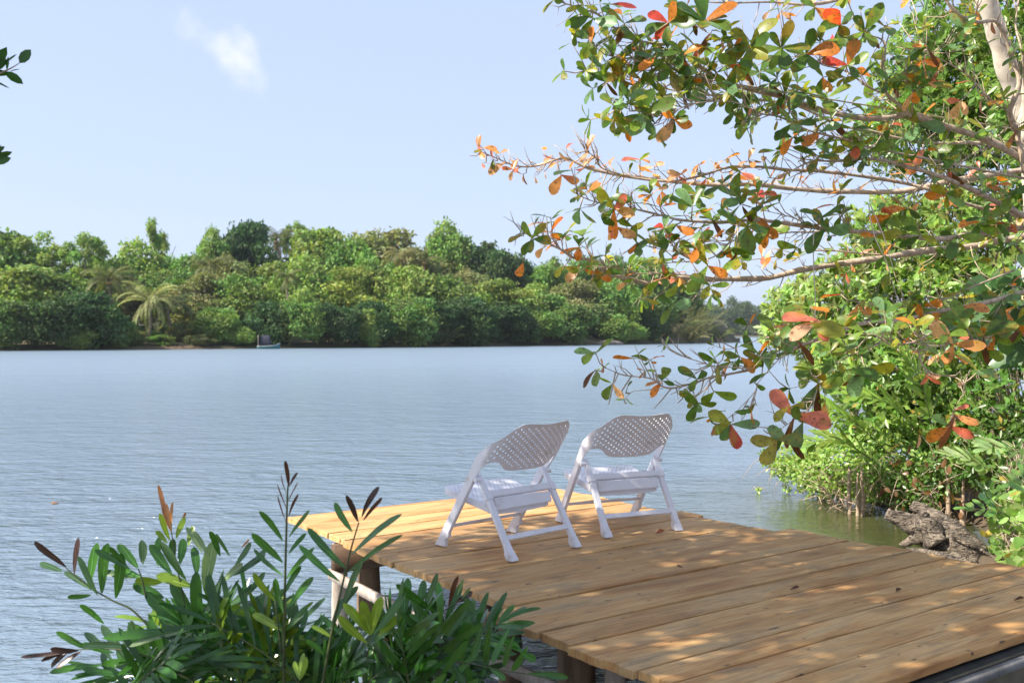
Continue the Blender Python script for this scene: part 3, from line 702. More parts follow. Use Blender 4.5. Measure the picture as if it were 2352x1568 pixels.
# back row, tops make the skyline
T(20, 538, 30, 190, 'round', 'bright green rounded tree at the far left end of the skyline', v=0)
T(118, 545, 26, 130, 'airy', 'thin crowned tree with open twigs second from the left on the skyline', basefrac=.3)
T(196, 548, 24, 110, 'airy', 'sparse feathery tree on the skyline left of the dip', basefrac=.35, v=1)
T(232, 600, 30, 150, 'mid', 'low grey green tree in the skyline dip left of the tall feathery tree')
T(310, 568, 28, 160, 'bright', 'yellow green rounded tree right of the skyline dip')
T(372, 516, 34, 78, 'airy', 'tall narrow feathery tree standing above its neighbours behind the near palm', basefrac=.35)
T(425, 580, 28, 140, 'mid', 'pale green tree below and right of the tall narrow feathery tree', v=1)
T(490, 534, 34, 72, 'bright', 'small round crowned tree left of the big dark tree', basefrac=.3)
T(572, 514, 38, 140, 'dark', 'big dark green domed tree on the left part of the skyline', v=0)
T(525, 580, 24, 130, 'olive', 'grey green bushy tree below the big dark domed tree')
T(676, 520, 46, 60, 'airy', 'open crowned tree just right of the skyline palm', basefrac=.4, v=1)
T(740, 526, 36, 170, 'bright', 'wide bright green tree in the middle of the skyline', v=1)
T(806, 556, 32, 120, 'mid', 'mid green tree filling the notch left of the olive domed tree')
T(905, 520, 42, 230, 'olive', 'very wide olive brown domed tree on the skyline', v=1)
T(1030, 520, 46, 110, 'bright', 'flat topped bright green tree right of the olive domed tree', basefrac=.25)
T(1125, 556, 40, 130, 'dark', 'dark green round tree at the right shoulder of the skyline', v=1)
T(1193, 598, 40, 90, 'dark', 'smaller dark green tree on the descending skyline', v=0)
T(1250, 612, 36, 100, 'mid', 'low mid green tree below the tip of the almond branch')
T(1310, 590, 34, 120, 'round', 'soft green tree behind the orange leaves of the almond branch', v=1)
T(1400, 586, 36, 130, 'mid', 'pale green tree under the hanging almond leaves', v=1)
T(1480, 592, 30, 130, 'bright', 'light green tree left of the nipa palms', v=1)
T(1556, 640, 22, 110, 'round', 'green tree behind the nipa palms')
# middle row
T(60, 610, 12, 190, 'bright', 'leafy yellow green tree halfway up the far left bank', v=1)
T(170, 640, 12, 160, 'round', 'mid green tree left of the pair of coconut palms')
T(300, 628, 22, 150, 'olive', 'grey green tree behind the front coconut palm')
T(385, 618, 20, 130, 'round', 'green tree just right of and behind the front coconut palm', v=1)
T(470, 622, 14, 160, 'olive', 'dull olive tree above the bare red bank', v=1)
T(560, 628, 12, 130, 'mid', 'dark olive tree above the moored boat', v=1)
T(640, 612, 22, 130, 'layered', 'tiered tree with flat branches right of the big dark domed tree')
T(700, 600, 16, 150, 'bright', 'tall light green tree in the middle of the far bank', v=0)
T(782, 626, 14, 150, 'layered', 'tree with flat shelves of yellow green leaves in mid bank', v=1)
T(858, 600, 22, 140, 'mid', 'green tree in front of the olive domed tree')
T(935, 612, 16, 150, 'bright', 'yellow green tree right of the olive domed tree foot', v=1)
T(1010, 640, 12, 140, 'round', 'mid green tree in front of the flat topped tree')
T(1078, 612, 24, 110, 'olive', 'greyish half bare tree left of the dark round tree', v=0)
T(1150, 650, 10, 130, 'layered', 'shelving yellow green tree low on the bank below the dark round tree')
T(1235, 660, 12, 120, 'bright', 'light green leaning tree halfway along the right part of the bank')
T(1320, 640, 14, 150, 'olive', 'brownish green tree right of the shelving tree', v=1)
T(1410, 650, 10, 120, 'mid', 'dense green tree above the boulder on the far bank', v=0)
T(1480, 668, 9, 110, 'round', 'deep green tree between the boulder and the nipa palms', v=1)
# front row, down to the water
def bush(px, top, wpx, kind, label, v=0, back=1.2):
    t = far_tree(px, top, back, wpx, kind, label, name='mangrove_bush', v=v, trunk=False, basefrac=-.12); t['category'] = 'bush'; t['group'] = 'bushes at the far waterline'
bush(15, 690, 130, 'round', 'waterline bush at the far left edge'); bush(110, 676, 150, 'dark', 'dark waterline bush below the leafy yellow green tree', 1)
bush(205, 668, 150, 'dark', 'dark waterline bush left of the front coconut palm'); bush(175, 752, 90, 'bright', 'small bright green bush hanging over the water at the left', 1, .2)
bush(268, 735, 90, 'round', 'low dark bush at the foot of the left coconut palm', 1)
bush(310, 758, 70, 'olive', 'low olive bush growing on the red bank beside the front palm foot', 1, 2.5); bush(372, 768, 60, 'mid', 'small green bush on the red bank right of the front palm foot', 0, 2); bush(460, 766, 70, 'olive', 'low olive bush on the right half of the red bank', 1, 1.5); bush(420, 732, 80, 'olive', 'low brownish bush behind the bare red bank', 0, 6); bush(500, 700, 110, 'mid', 'bushy tree at the right end of the bare red bank', 1, 4)
bush(560, 752, 60, 'bright', 'small green bush immediately left of the moored boat'); bush(618, 690, 110, 'dark', 'dark bush overhanging behind the moored boat', 0, 3.5)
bush(690, 668, 110, 'bright', 'lit yellow green bush right of the moored boat', 0, 1.5); bush(760, 690, 120, 'dark', 'dark bush in the middle of the waterline', 1)
bush(850, 706, 60, 'bright', 'small pale green bush catching the sun above the water', 1, .2); bush(850, 690, 120, 'dark', 'deep shaded bush behind the small pale one', 0, 2)
bush(940, 676, 130, 'round', 'waterline bush left of the low palm fronds', 1); bush(1010, 690, 110, 'dark', 'dark bush behind the low palm fronds', 1, 2)
bush(1085, 680, 120, 'dark', 'very dark bush below the greyish half bare tree', 0); bush(1165, 690, 120, 'dark', 'shaded waterline bush under the shelving tree', 1)
bush(1240, 712, 110, 'mid', 'mid green waterline bush left of the boulder', 0); bush(1316, 700, 110, 'round', 'leafy waterline bush just left of the boulder', 0)
bush(344, 745, 110, 'dark', 'dark bush filling the hollow behind the front palm trunk', 0, 9); bush(1405, 716, 90, 'mid', 'bush hanging above the boulder', 1, 2.5); bush(1455, 742, 70, 'bright', 'light green bush at the water right of the boulder', 0, .5); bush(1500, 722, 80, 'dark', 'dark bush at the foot of the nipa palms', 1, 2)

# coconut palms
def frond_geo(mb, p0, az, el0, L, droop, col, leaflet=.9, dens=26, wid=.09):
    pts = []; p = Vector(p0); e = el0; n = 9
    for i in range(n + 1):
        pts.append(p.copy()); s = L / n
        p = p + Vector((math.cos(az) * math.cos(e), math.sin(az) * math.cos(e), math.sin(e))) * s; e -= droop / n * (1 + i * .12)
    mb.tube(pts, [.05 * (1 - i / (n + 1.5)) + .008 for i in range(n + 1)], 4, (.22, .2, .08))
    B, D, NN, LL = [], [], [], []
    for k in range(dens):
        t = .14 + .85 * k / dens; f = t * n; i = min(int(f), n - 1); q = pts[i].lerp(pts[i + 1], f - i)
        tg = (pts[i + 1] - pts[i]).normalized(); side = tg.cross(Vector((0, 0, 1))).normalized(); up = side.cross(tg)
        for s in (-1, 1):
            B.append(q); D.append(tg * .55 + side * s * .75 - Vector((0, 0, .55)) + up * .1 + Vector(rvec(1)[0]) * .08); NN.append(up + side * s * .3)
            LL.append(leaflet * math.sin(math.pi * (.12 + .8 * t)) ** .7)
    B = np.array(B); D = np.array(D)
    n_ = len(B); mb.diamonds(B, D, np.array(NN), np.array(LL), wid, cvar(col, n_, .2, .1), .1)
def palm(px, cy, back, label, H=None, nf=20, L=4.3, lean=(0, 0), basepx=None, tone=(.135, .150, .040), scale=1, dead=0):
    d = shore_d(px) + back; top = at(px, cy, d); gz = .4 + min(back, 45) * .08
    bx = ((basepx if basepx else px) - CX) / F * d; base = Vector((bx, d, gz))
    t = empty('coconut_palm', base, 0, label, 'palm', 'palms on the far bank')
    rel = top - base; tr = MB(); tr.tube(crom([(0, 0, -.4), (rel.x * .35 + .3, 0, rel.z * .4), (rel.x * .85, 0, rel.z * .8), tuple(rel)], 4), [.22 - .007 * i for i in range(13)], 8, rough=.05)
    tr.build('trunk', M_DARKBARK, t, smooth=True)
    fr = MB()
    for k in range(nf):
        a = k * 2.4 + random.uniform(-.2, .2); e = random.uniform(-.5, 1.25) if k % 3 else random.uniform(.3, 1.3)
        frond_geo(fr, rel, a, e, L * random.uniform(.85, 1.1) * scale, random.uniform(1.0, 1.7), np.array(tone) * random.uniform(.8, 1.25), .85 * scale, 24, .10)
    for k in range(dead):
        frond_geo(fr, rel, random.uniform(0, 6.28), -1.0, L * .8 * scale, .6, (.30, .19, .08), .6, 18, .08)
    fr.build('fronds', M_FARLEAF, t)
    nu = MB()
    for k in range(7):
        a = k * .9; bm = bmesh.new(); bmesh.ops.create_icosphere(bm, subdivisions=1, radius=.15)
        vs = [(v.co.x + rel.x + math.cos(a) * .3, v.co.y + math.sin(a) * .3, v.co.z * 1.2 + rel.z - .35) for v in bm.verts]; fs = [[v.index for v in f.verts] for f in bm.faces]; bm.free(); nu.add(vs, fs)
    nu.build('coconuts', noise_mat('coconut', (.25, .16, .05), (.45, .3, .1), 4), t)
palm(347, 694, 4, 'front coconut palm with drooping sunlit fronds and leaning trunk, left part of far bank', basepx=336, nf=30, tone=(.28, .30, .11), L=4.9)
palm(252, 645, 9, 'coconut palm up and left of the front palm', basepx=258, nf=22, L=4.2, tone=(.13, .15, .045))
palm(386, 700, 6, 'dark coconut palm just right of the front palm', basepx=385, nf=18, L=4.4, tone=(.06, .09, .03))
palm(634, 552, 44, 'tall coconut palm with brown hanging fronds breaking the skyline right of the big dark tree', nf=20, L=4.8, dead=5, tone=(.10, .12, .04))
palm(925, 590, 18, 'coconut palm with yellowing fronds in front of the olive domed tree', nf=18, L=3.8, dead=5, tone=(.17, .16, .055))
palm(975, 600, 16, 'coconut palm right of the yellowing palm', nf=16, L=3.8, dead=3, tone=(.13, .14, .05))
palm(482, 612, 18, 'short coconut palm above the bare red bank', nf=16, L=3.6, tone=(.12, .14, .04))
palm(660, 640, 7, 'slim palm between the tiered tree and the light green tree', nf=12, L=2.6, tone=(.14, .17, .05))
# nipa palms: fronds from the waterline
def nipa(px, toppx, back, label, nf=16, col=(.10, .125, .04), spread=.55):
    d = shore_d(px) + back; b = Vector(((px - CX) / F * d, d, .15)); L = (CAMZ + (HY - toppx) / F * d) * 1.12
    t = MB()
    for k in range(nf):
        frond_geo(t, (random.uniform(-.5, .5), random.uniform(-.5, .5), 0), random.uniform(0, 6.28), math.pi / 2 - random.uniform(.08, spread), L * random.uniform(.7, 1), random.uniform(.5, 1.3), np.array(col) * random.uniform(.75, 1.35), 1.1, 26, .12)
    o = t.build('nipa_palm', M_FARLEAF); o.location = b; tag(o, label, 'palm', 'nipa palms at the water')
nipa(1020, 728, .5, 'low nipa palm with arching fronds in the middle of the far waterline')
nipa(1535, 672, 1, 'leftmost of the nipa palms near the end of the far bank'); nipa(1572, 668, 2, 'tallest nipa palm near the end of the far bank')
nipa(1606, 690, 1, 'nipa palm between the tallest one and the end of the bank', col=(.15, .15, .06)); nipa(1645, 718, .5, 'last nipa palm at the very end of the far bank', spread=.8)
nipa(1588, 735, -.5, 'small pale nipa palm at the water in front of the others', 12, (.22, .21, .09), .9)
# dead grey tree
d = shore_d(1078) + 9; dt = MB(); random.seed(5); limbs(dt, 8.6, .10, 14, .5); o = dt.build('dead_tree', M_PALEBARK, smooth=True); o.location = ((1078 - CX) / F * d, d, .8)
tag(o, 'bare grey dead tree standing among the greenery right of the flat topped tree', 'tree')
# bare red bank
rb = MB(); n = 26
for j in range(5):
    for i in range(n + 1):
        px = 325 + 215 * i / n; d = shore_d(px) - 1.2 + j * 1.1; h = (0, .22, .45, .55, .3)[j] * math.sin(math.pi * (i + .4) / (n + .8)) ** .4 + random.uniform(-.1, .12) * (j > 0)
        rb.add([((px - CX) / F * d, d, h)], [])
rb.f = [(j * (n + 1) + i, j * (n + 1) + i + 1, (j + 1) * (n + 1) + i + 1, (j + 1) * (n + 1) + i) for j in range(4) for i in range(n)]; rb.c = [(1, 1, 1)] * len(rb.f)
o = rb.build('earth_bank', noise_mat('red_earth', (.035, .025, .012), (.12, .075, .038), 1.5, .9, .6)); tag(o, None, None, None, 'structure')
# boulder
def rock(name, c, s, seed, m, sub=3, k=.25):
    bm = bmesh.new(); bmesh.ops.create_icosphere(bm, subdivisions=sub, radius=1); r = random.Random(seed); o1 = [r.uniform(0, 9) for _ in range(6)]
    for v in bm.verts:
        f = 1 + k * (math.sin(v.co.x * 2.3 + o1[0]) * math.sin(v.co.y * 2.9 + o1[1]) + .5 * math.sin(v.co.z * 5 + o1[2] + v.co.x * 4) + .3 * math.sin(v.co.x * 9 + o1[3]) * math.sin(v.co.y * 8 + o1[4]))
        v.co = Vector((v.co.x * s[0] * f, v.co.y * s[1] * f, v.co.z * s[2] * f))
    me = bpy.data.meshes.new(name); bm.to_mesh(me); bm.free(); me.materials.append(m); me.polygons.foreach_set('use_smooth', [True] * len(me.polygons))
    o = bpy.data.objects.new(name, me); COL.objects.link(o); o.location = c; return o
d = shore_d(1396) - .5; M_ROCK = noise_mat('grey_rock', (.06, .05, .045), (.20, .175, .155), 1.6, .9, .6)
tag(rock('boulder', ((1392 - CX) / F * d, d, .1), (2.4, 1.4, .75), 3, M_ROCK), 'grey brown boulder at the water on the right part of the far bank', 'boulder')

# moored boat
d = shore_d(615) - 2.2; bx = (616 - CX) / F * d
boat = empty('moored_boat', (bx, d, 0), math.radians(14), 'small teal and white boat with a black canopy moored at the far bank', 'boat')
hl = MB(); st = [(-1.35, .42, .30), (-1.0, .55, .30), (-.3, .62, .30), (.5, .58, .36), (1.05, .36, .48), (1.45, .05, .66)]
prof_ = lambda w_, h_: [(-w_, h_), (-w_ * .95, h_ * .55), (-w_ * .6, -.05), (0, -.12), (w_ * .6, -.05), (w_ * .95, h_ * .55), (w_, h_), (w_ * .86, h_ - .01), (0, h_ - .22), (-w_ * .86, h_ - .01)]
vs = [(x, y, z) for (x, w_, h_) in st for (y, z) in prof_(w_, h_)]; m_ = 10
fs = [(a * m_ + i, a * m_ + (i + 1) % m_, (a + 1) * m_ + (i + 1) % m_, (a + 1) * m_ + i) for a in range(5) for i in range(m_)] + [tuple(range(m_))[::-1], tuple(5 * m_ + i for i in range(m_))]
hl.add(vs, fs).build('hull', plain('teal_paint', (.03, .17, .18), .35), boat)
gw = MB()
for s in (-1, 1): gw.tube([(x, s * w_ * 1.0, h_ + .03) for (x, w_, h_) in st], .065, 6)
gw.build('gunwale', plain('boat_white', (.32, .34, .33), .4), boat)
cv = MB(); arch = [(x, math.cos(a) * .62, 0.45 + math.sin(a) * 1.25) for x in (-1.05, -.6, 0, .45) for a in [math.pi * k / 12 for k in range(13)]]
arch = [(x + (.35 * (.0 if x > 0 else 0)) + (z - .4) * (-.22 if x > .3 else .05), y, z if x > -.9 else z * .97) for x, y, z in arch]
cv.add(arch, [(a * 13 + i, a * 13 + i + 1, (a + 1) * 13 + i + 1, (a + 1) * 13 + i) for a in range(3) for i in range(12)] + [tuple(range(13))])
co = cv.build('canopy', plain('black_canvas', (.018, .02, .035), .7), boat); sm = co.modifiers.new('thick', 'SOLIDIFY'); sm.thickness = .03
pl = MB(); pl.tube([(-1.22, -.5, .2), (-1.22, -.5, 1.75)], .035, 6); pl.build('pole', M_PALEPOST, boat)
# far wood beyond the channel
RNG = np.random.default_rng(21); mb = MB()
for k in range(70):
    px = random.uniform(1600, 1850); d = random.uniform(612, 680); toppy = 703 + random.uniform(-10, 14) - (16 if 1670 < px < 1710 else 0)
    top = CAMZ + (HY - toppy) / F * d; x = (px - CX) / F * d
    for q in range(7):
        c = np.array([x + random.uniform(-3, 3), d + random.uniform(-4, 0), top * random.uniform(.1, .92)]); n = 110; dv = rvec(n, .2)
        mb.diamonds(c + dv * RNG.uniform(.6, 1.1, (n, 1)) * np.array([3.2, 3.2, 2.8]), rvec(n), dv + rvec(n) * .7, RNG.uniform(.7, 1.4, n), RNG.uniform(.6, 1.1, n), cvar((.07, .11, .035), n, .35, .12))
o = mb.build('distant_woodland', M_FARLEAF); tag(o, 'pale hazy woodland on the far side of the channel', 'woodland', None, 'stuff')
# air
hb = MB().box((0, 345, 39), (1300, 780, 84)); o = hb.build('haze', mat('haze_air')[0]); nt = o.data.materials[0].node_tree; nt.nodes.clear()
ho = N(nt, 'ShaderNodeOutputMaterial'); pv = N(nt, 'ShaderNodeVolumePrincipled'); pv.inputs['Color'].default_value = (.86, .92, 1.0, 1); pv.inputs['Density'].default_value = .00015; pv.inputs['Anisotropy'].default_value = .2
nt.links.new(pv.outputs[0], ho.inputs['Volume']); tag(o, 'faint pale summer haze over the lagoon', None, None, 'stuff')

# ------------------------------------------------------------------ right bank greenery
random.seed(31); RNG = np.random.default_rng(31)
BK = 'greenery on the right bank'
def rosettes(mb, tw, c, r, n, size, tone, nleaf=7, wr=.42, up=.3, shell=.45, twcol=None, leafn=None, cutx=None, tips=None):
    """rosettes of leaves on twigs through an ellipsoid c (world), radii r"""
    c = np.array(c); r = np.array(r)
    d = rvec(n); rad = RNG.uniform(shell, 1.0, n)[:, None] ** .7
    P_ = c + d * rad * r; ax = d * .9 + np.array([-.25, -.25, up]) + rvec(n) * .35
    ax /= np.linalg.norm(ax, axis=1, keepdims=True)
    keep = P_[:, 2] > .03; P_ = P_[keep]; ax = ax[keep]; m = len(P_)
    B = np.repeat(P_, nleaf, 0); A = np.repeat(ax, nleaf, 0); k = m * nleaf
    rd = rvec(k); rd -= A * np.sum(rd * A, 1, keepdims=True); rd /= np.linalg.norm(rd, axis=1, keepdims=True)
    dr = A * RNG.uniform(.15, 1.0, (k, 1)) + rd
    nr = A * 1.0 - rd * .3 + rvec(k) * .3
    tones = np.repeat(cvar(tone, m, .32, .14), nleaf, 0) * RNG.uniform(.8, 1.25, (k, 1))
    odd = RNG.uniform(size=k) < .02; tones[odd] = (.42, .30, .06)
    B = B - A * RNG.uniform(0, size * .5, (k, 1))
    L = RNG.uniform(.7, 1.2, k) * size
    mb.diamonds(B, dr, nr, L, L * wr, tones, .18)
    if tw is not None:
        for i in range(0, m, 3):
            p = Vector(P_[i]); q = p - Vector(ax[i]) * size * random.uniform(2, 5) + Vector((0, 0, -size * 1.5))
            tw.tube([q, p.lerp(q, .4) + Vector(rvec(1)[0]) * .02, p], [.007, .005, .003], 3)
def eli(px, py, d, rx, ry, rd): return at(px, py, d), (rx / F * d, rd, ry / F * d)
def plant(name, label, cat, ells, size, tone, stems=(), wr=.42, nleaf=7, group=BK, twigs=True, base=None, up=.3):
    b0 = base if base is not None else Vector((*ells[0][0].xy, .1)) if False else None
    c0 = ells[0][0][0]; bs = base or Vector((c0.x, c0.y, .1))
    t = empty(name, bs, 0, label, cat, group); lf = MB(); tw = MB() if twigs else None
    for (cr, n) in ells: rosettes(lf, tw, cr[0], cr[1], n, size, tone, nleaf, wr, up)
    st = tw or MB()
    for s_ in stems:
        pts, r0, r1 = s_; pts = crom(pts, 4); st.tube(pts, [r0 + (r1 - r0) * i / (len(pts) - 1) for i in range(len(pts))], 8)
    if st.f:
        st.build('stems', M_BARK, t, smooth=True, loc=bs).location = (0, 0, 0)
    o = lf.build('foliage', M_BANKLEAF, t, loc=bs); o.location = (0, 0, 0)
    return t
G1 = (.17, .285, .055); G2 = (.215, .325, .07); G3 = (.10, .19, .035); G4 = (.27, .40, .09)
# pale trunked tree at the top right
tr = MB(); tp = crom([(5.2, 9.8, -.1), (5.1, 9.7, 1.6), tuple(at(2375, 420, 9.4)), tuple(at(2342, 250, 9.3)), tuple(at(2312, 165, 9.2)), tuple(at(2288, 80, 9.1)), tuple(at(2262, 0, 9.0)), tuple(at(2225, -130, 9.0)), tuple(at(2190, -300, 9.2))], 5)
bs = Vector((5.2, 9.8, .0))
t = empty('mangrove_tree', bs, 0, 'tall bank tree with a thick pale mottled trunk crossing the top right corner', 'tree', 'mangrove trees on the right bank')
tr.tube(tp, [.115 - .045 * i / len(tp) + .006 * math.sin(i * 1.3) for i in range(len(tp))], 14, rough=.03)
tr.tube(crom([tuple(at(2350, 330, 9.3)), tuple(at(2352, 220, 9.2)), tuple(at(2375, 120, 9.0)), tuple(at(2395, -40, 9))], 4), [.06 - .002 * i for i in range(13)], 10)
o = tr.build('trunk', M_PALEBARK, t, smooth=True, loc=bs); o.location = (0, 0, 0)
lf = MB(); tw = MB()
for a in (((2240, 60, 11.2, 170, 130, 1.3), 420), ((2330, 220, 10.8, 150, 150, 1.2), 420), ((2190, 200, 11.5, 130, 120, 1.0), 330), ((2100, 300, 11.6, 120, 110, 1.0), 330), ((2300, 380, 11.2, 170, 140, 1.2), 430),
          ((2330, -120, 11, 230, 130, 1.6), 260), ((2100, 150, 11.3, 90, 70, .7), 110), ((2040, 270, 11.4, 70, 70, .6), 90), ((2470, 200, 11, 160, 330, 1.6), 500)):
    rosettes(lf, tw, *eli(*a[0]), int(a[1] * 1.0), .108, G1, 7, .44)
tw.build('twigs', M_BARK, t, loc=bs).location = (0, 0, 0)
lf.build('foliage', M_BANKLEAF, t, loc=bs).location = (0, 0, 0)
plant('mangrove_tree', 'bright leaved bank tree filling the space under the long pale branches', 'tree',
      [(eli(2150, 560, 11.2, 190, 130, 1.2), 620), (eli(2290, 640, 10.6, 130, 150, 1.0), 420), (eli(2040, 520, 11.6, 100, 80, .8), 200), (eli(1960, 640, 11.6, 95, 80, .8), 210), (eli(2100, 700, 11.0, 170, 110, 1.0), 480)], .105, G2,
      [([(5.1, 11, 0), (5, 11, 1), tuple(at(2150, 600, 11.2)), tuple(at(2180, 480, 11.3))], .07, .02), ([(5.1, 11, .6), tuple(at(2000, 680, 11.3)), tuple(at(1930, 620, 11.4))], .04, .012)], group='mangrove trees on the right bank')
plant('mangrove_tree', 'leafy mangrove whose pale green shoots stick out over the water furthest left on the bank', 'tree',
      [(eli(1880, 720, 12.2, 110, 75, .8), 260), (eli(1810, 705, 12.4, 62, 50, .5), 90), (eli(1790, 770, 12.2, 50, 36, .4), 50), (eli(1905, 790, 12.0, 95, 85, .8), 240), (eli(1860, 655, 12.4, 50, 38, .4), 55), (eli(1975, 840, 11.6, 100, 90, .8), 260)], .112, (.27, .37, .11),
      [([(4.4, 12.2, -.1), (4.2, 12.2, .8), tuple(at(1900, 760, 12.2)), tuple(at(1830, 700, 12.3))], .05, .012), ([(4.4, 12.2, .4), tuple(at(1990, 800, 11.9)), tuple(at(1950, 700, 12))], .04, .012)], group='mangrove trees on the right bank')
plant('bank_shrub', 'dense shrub with glossy mid green leaves in the middle of the right bank', 'shrub',
      [(eli(2110, 860, 10.9, 170, 110, 1.0), 520), (eli(2020, 950, 11.0, 120, 90, .8), 330), (eli(2180, 960, 10.5, 150, 100, .9), 430)], .10, G1)
plant('bank_shrub', 'dark leaved shrub at the right edge of the picture above the driftwood', 'shrub',
      [(eli(2330, 900, 9.6, 110, 130, .9), 420), (eli(2300, 1040, 9.5, 110, 90, .8), 330), (eli(2420, 1000, 9.4, 110, 190, .9), 330)], .085, G3)
def smallmass(name, label, cat, ells, size, tone, group=BK):
    mb = MB()
    for cr, n in ells:
        c = np.array(cr[0]); r = np.array(cr[1]); d = rvec(n); p = c + d * (RNG.uniform(.35, 1, (n, 1)) ** .6) * r * (1 + .18 * np.sin(d[:, :1] * 9 + d[:, 2:] * 7)); p = p[p[:, 2] > .02]; k = len(p)
        mb.diamonds(p, rvec(k, -.2), d[:k] * .6 + rvec(k) * .7 + np.array([-.3, -.4, .5]), RNG.uniform(.7, 1.3, k) * size, RNG.uniform(.45, .75, k) * size, cvar(tone, k, .3, .14), .15)
    tw = MB()
    for cr, n in ells:
        for _ in range(max(2, int(n / 60))):
            a = Vector(cr[0]); r = cr[1]; q = a + Vector((random.uniform(-1, 1) * r[0], random.uniform(-1, .2) * r[1], random.uniform(-1, .2) * r[2])); q.z = max(q.z, .05)
            e = q + Vector((random.uniform(-.3, .3), random.uniform(-.2, .1), random.uniform(-.35, .3))); e.z = max(e.z, .0)
            tw.tube([q, q.lerp(e, .5) + Vector((0, 0, .04)), e], [.005, .004, .002], 3)
    b = ells[0][0][0]; bs = Vector((b.x, b.y, .05)); t = empty(name, bs, 0, label, cat, group)
    tw.build('stems', M_BARK, t, loc=bs).location = (0, 0, 0); mb.build('foliage', M_BANKLEAF, t, loc=bs).location = (0, 0, 0); return t
smallmass('creeping_shrub', 'low small leaved creeper spilling from the bank onto the water left of the stakes', 'creeper',
      [(eli(1950, 1060, 10.9, 110, 75, .7), 3000), (eli(1870, 1080, 11.3, 70, 45, .5), 1100), (eli(1835, 1035, 11.5, 55, 40, .4), 500), (eli(1810, 1070, 11.5, 40, 22, .3), 260), (eli(1900, 1120, 11.2, 60, 28, .4), 700), (eli(2050, 1050, 10.5, 110, 85, .7), 2600), (eli(1990, 1130, 10.6, 50, 28, .3), 350)], .055, G4)
smallmass('creeping_shrub', 'small leaved creeper hanging in front of the dark gap behind the driftwood', 'creeper',
      [(eli(2110, 1110, 10.2, 90, 60, .5), 1300), (eli(2160, 1060, 10.0, 80, 70, .5), 1300), (eli(2230, 1080, 9.9, 60, 50, .4), 500), (eli(2090, 1160, 10.4, 45, 24, .3), 240)], .055, (.13, .235, .05))
smallmass('creeping_shrub', 'sprig of creeper with tiny leaves stretched over the open water', 'creeper',
      [(eli(1775, 1062, 11.7, 26, 14, .1), 90), (eli(1760, 1040, 11.7, 12, 12, .1), 30), (eli(1800, 1085, 11.6, 30, 14, .1), 100)], .05, G4)
smallmass('water_sprig', 'tiny leafy sprig standing alone in the water left of the bank', 'plant', [(eli(1745, 1131, 11.6, 8, 12, .05), 40)], .05, G4)
smallmass('water_sprig', 'tiny leafy sprig standing in the water nearest the bank', 'plant', [(eli(1806, 1128, 11.6, 10, 16, .06), 60)], .05, G4)

# ferns with strap leaflets
STRAP = [(0, .10), (.08, .34), (.28, .72), (.58, .95), (.82, .90), (.94, .58), (1, .08)]
POINT = [(0, .1), (.15, .75), (.4, 1.0), (.7, .75), (.9, .35), (1, .03)]
def frond(lf, rc, pts, n, L, W, cols, prof=STRAP, sides=(-1, 1), r0=.006, start=.25, ang=.55, upn=None, curl=.12, dv=.2, droop=0):
    pts = crom(pts, 6); m = len(pts) - 1
    rc.tube(pts, [r0 * (1 - .75 * i / m) + .0008 for i in range(m + 1)], 5)
    B, D, NN, LL = [], [], [], []
    for k in range(n):
        t = start + (1 - start) * (k + .5) / n
        for s in sides:
            tt = min(.999, max(0, t + random.uniform(-.012, .012))); f = tt * m; i = min(int(f), m - 1); q = pts[i].lerp(pts[i + 1], f - i)
            tg = (pts[min(i + 2, m)] - pts[max(i - 1, 0)]).normalized()
            up = (upn or Vector((0, -.35, 1))) ; side = tg.cross(up).normalized(); up = side.cross(tg)
            a = ang * random.uniform(.7, 1.3)
            B.append(q); D.append(tg * math.sin(a) + side * s * math.cos(a) + up * random.uniform(-.1, .35) - Vector((0, 0, droop)))
            NN.append(up + side * s * -.25 + Vector(rvec(1)[0]) * .25); LL.append(L * (.55 + .45 * math.sin(math.pi * min(1, .2 + .75 * (t - start) / (1 - start)))) * random.uniform(.85, 1.12))
    B.append(pts[-1]); D.append((pts[-1] - pts[-3])); NN.append(upn or Vector((0, -.35, 1))); LL.append(L * .8)
    B = np.array(B); D = np.array(D); NN = np.array(NN); LL = np.array(LL); k = len(B)
    cc = cvar(cols, k, dv, .1)
    cu = RNG.uniform(curl * .2, curl * 1.6, k)
    lf.leaves(B, D, NN, LL, W * RNG.uniform(.8, 1.1, k), prof, cu, .12, cc, .03)
    st = RNG.bit_generator.state
    return k
FG = (.040, .105, .018)
def fern_plant(name, label, base, fronds, col, L, W, group, n=12, **k):
    t = empty(name, base, 0, label, 'fern', group); lf = MB(); rc = MB()
    for p in fronds: frond(lf, rc, p, n, L, W, np.array(col) * random.uniform(.85, 1.2), **k)
    rc.build('stalks', M_FERNSTALK, t, smooth=True, loc=base).location = (0, 0, 0); lf.build('fronds', M_FERN, t, loc=base).location = (0, 0, 0)
    return t
M_FERNSTALK = noise_mat('fern_stalk', (.035, .05, .018), (.09, .11, .03), 20, .5, .1)
b = Vector((4.7, 10.3, .1))
fern_plant('bank_fern', 'large yellow green fern fronds arching left from the bank over the water', b,
    [[tuple(at(2090, 1090, 10.1)), tuple(at(2010, 1010, 10.0)), tuple(at(1950, 960, 9.9)), tuple(at(1885, 935, 9.9))], [tuple(at(2060, 1100, 10.1)), tuple(at(1980, 1040, 10.0)), tuple(at(1920, 1010, 10)), tuple(at(1850, 1020, 10))],
     [tuple(at(2150, 1050, 10.0)), tuple(at(2090, 970, 9.9)), tuple(at(2030, 920, 9.9)), tuple(at(1960, 905, 9.9))], [tuple(at(2150, 1050, 10.0)), tuple(at(2130, 930, 9.9)), tuple(at(2090, 830, 9.9)), tuple(at(2030, 790, 9.9))]],
    (.20, .30, .055), .30, .032, 'ferns on the right bank', 15, ang=.75)
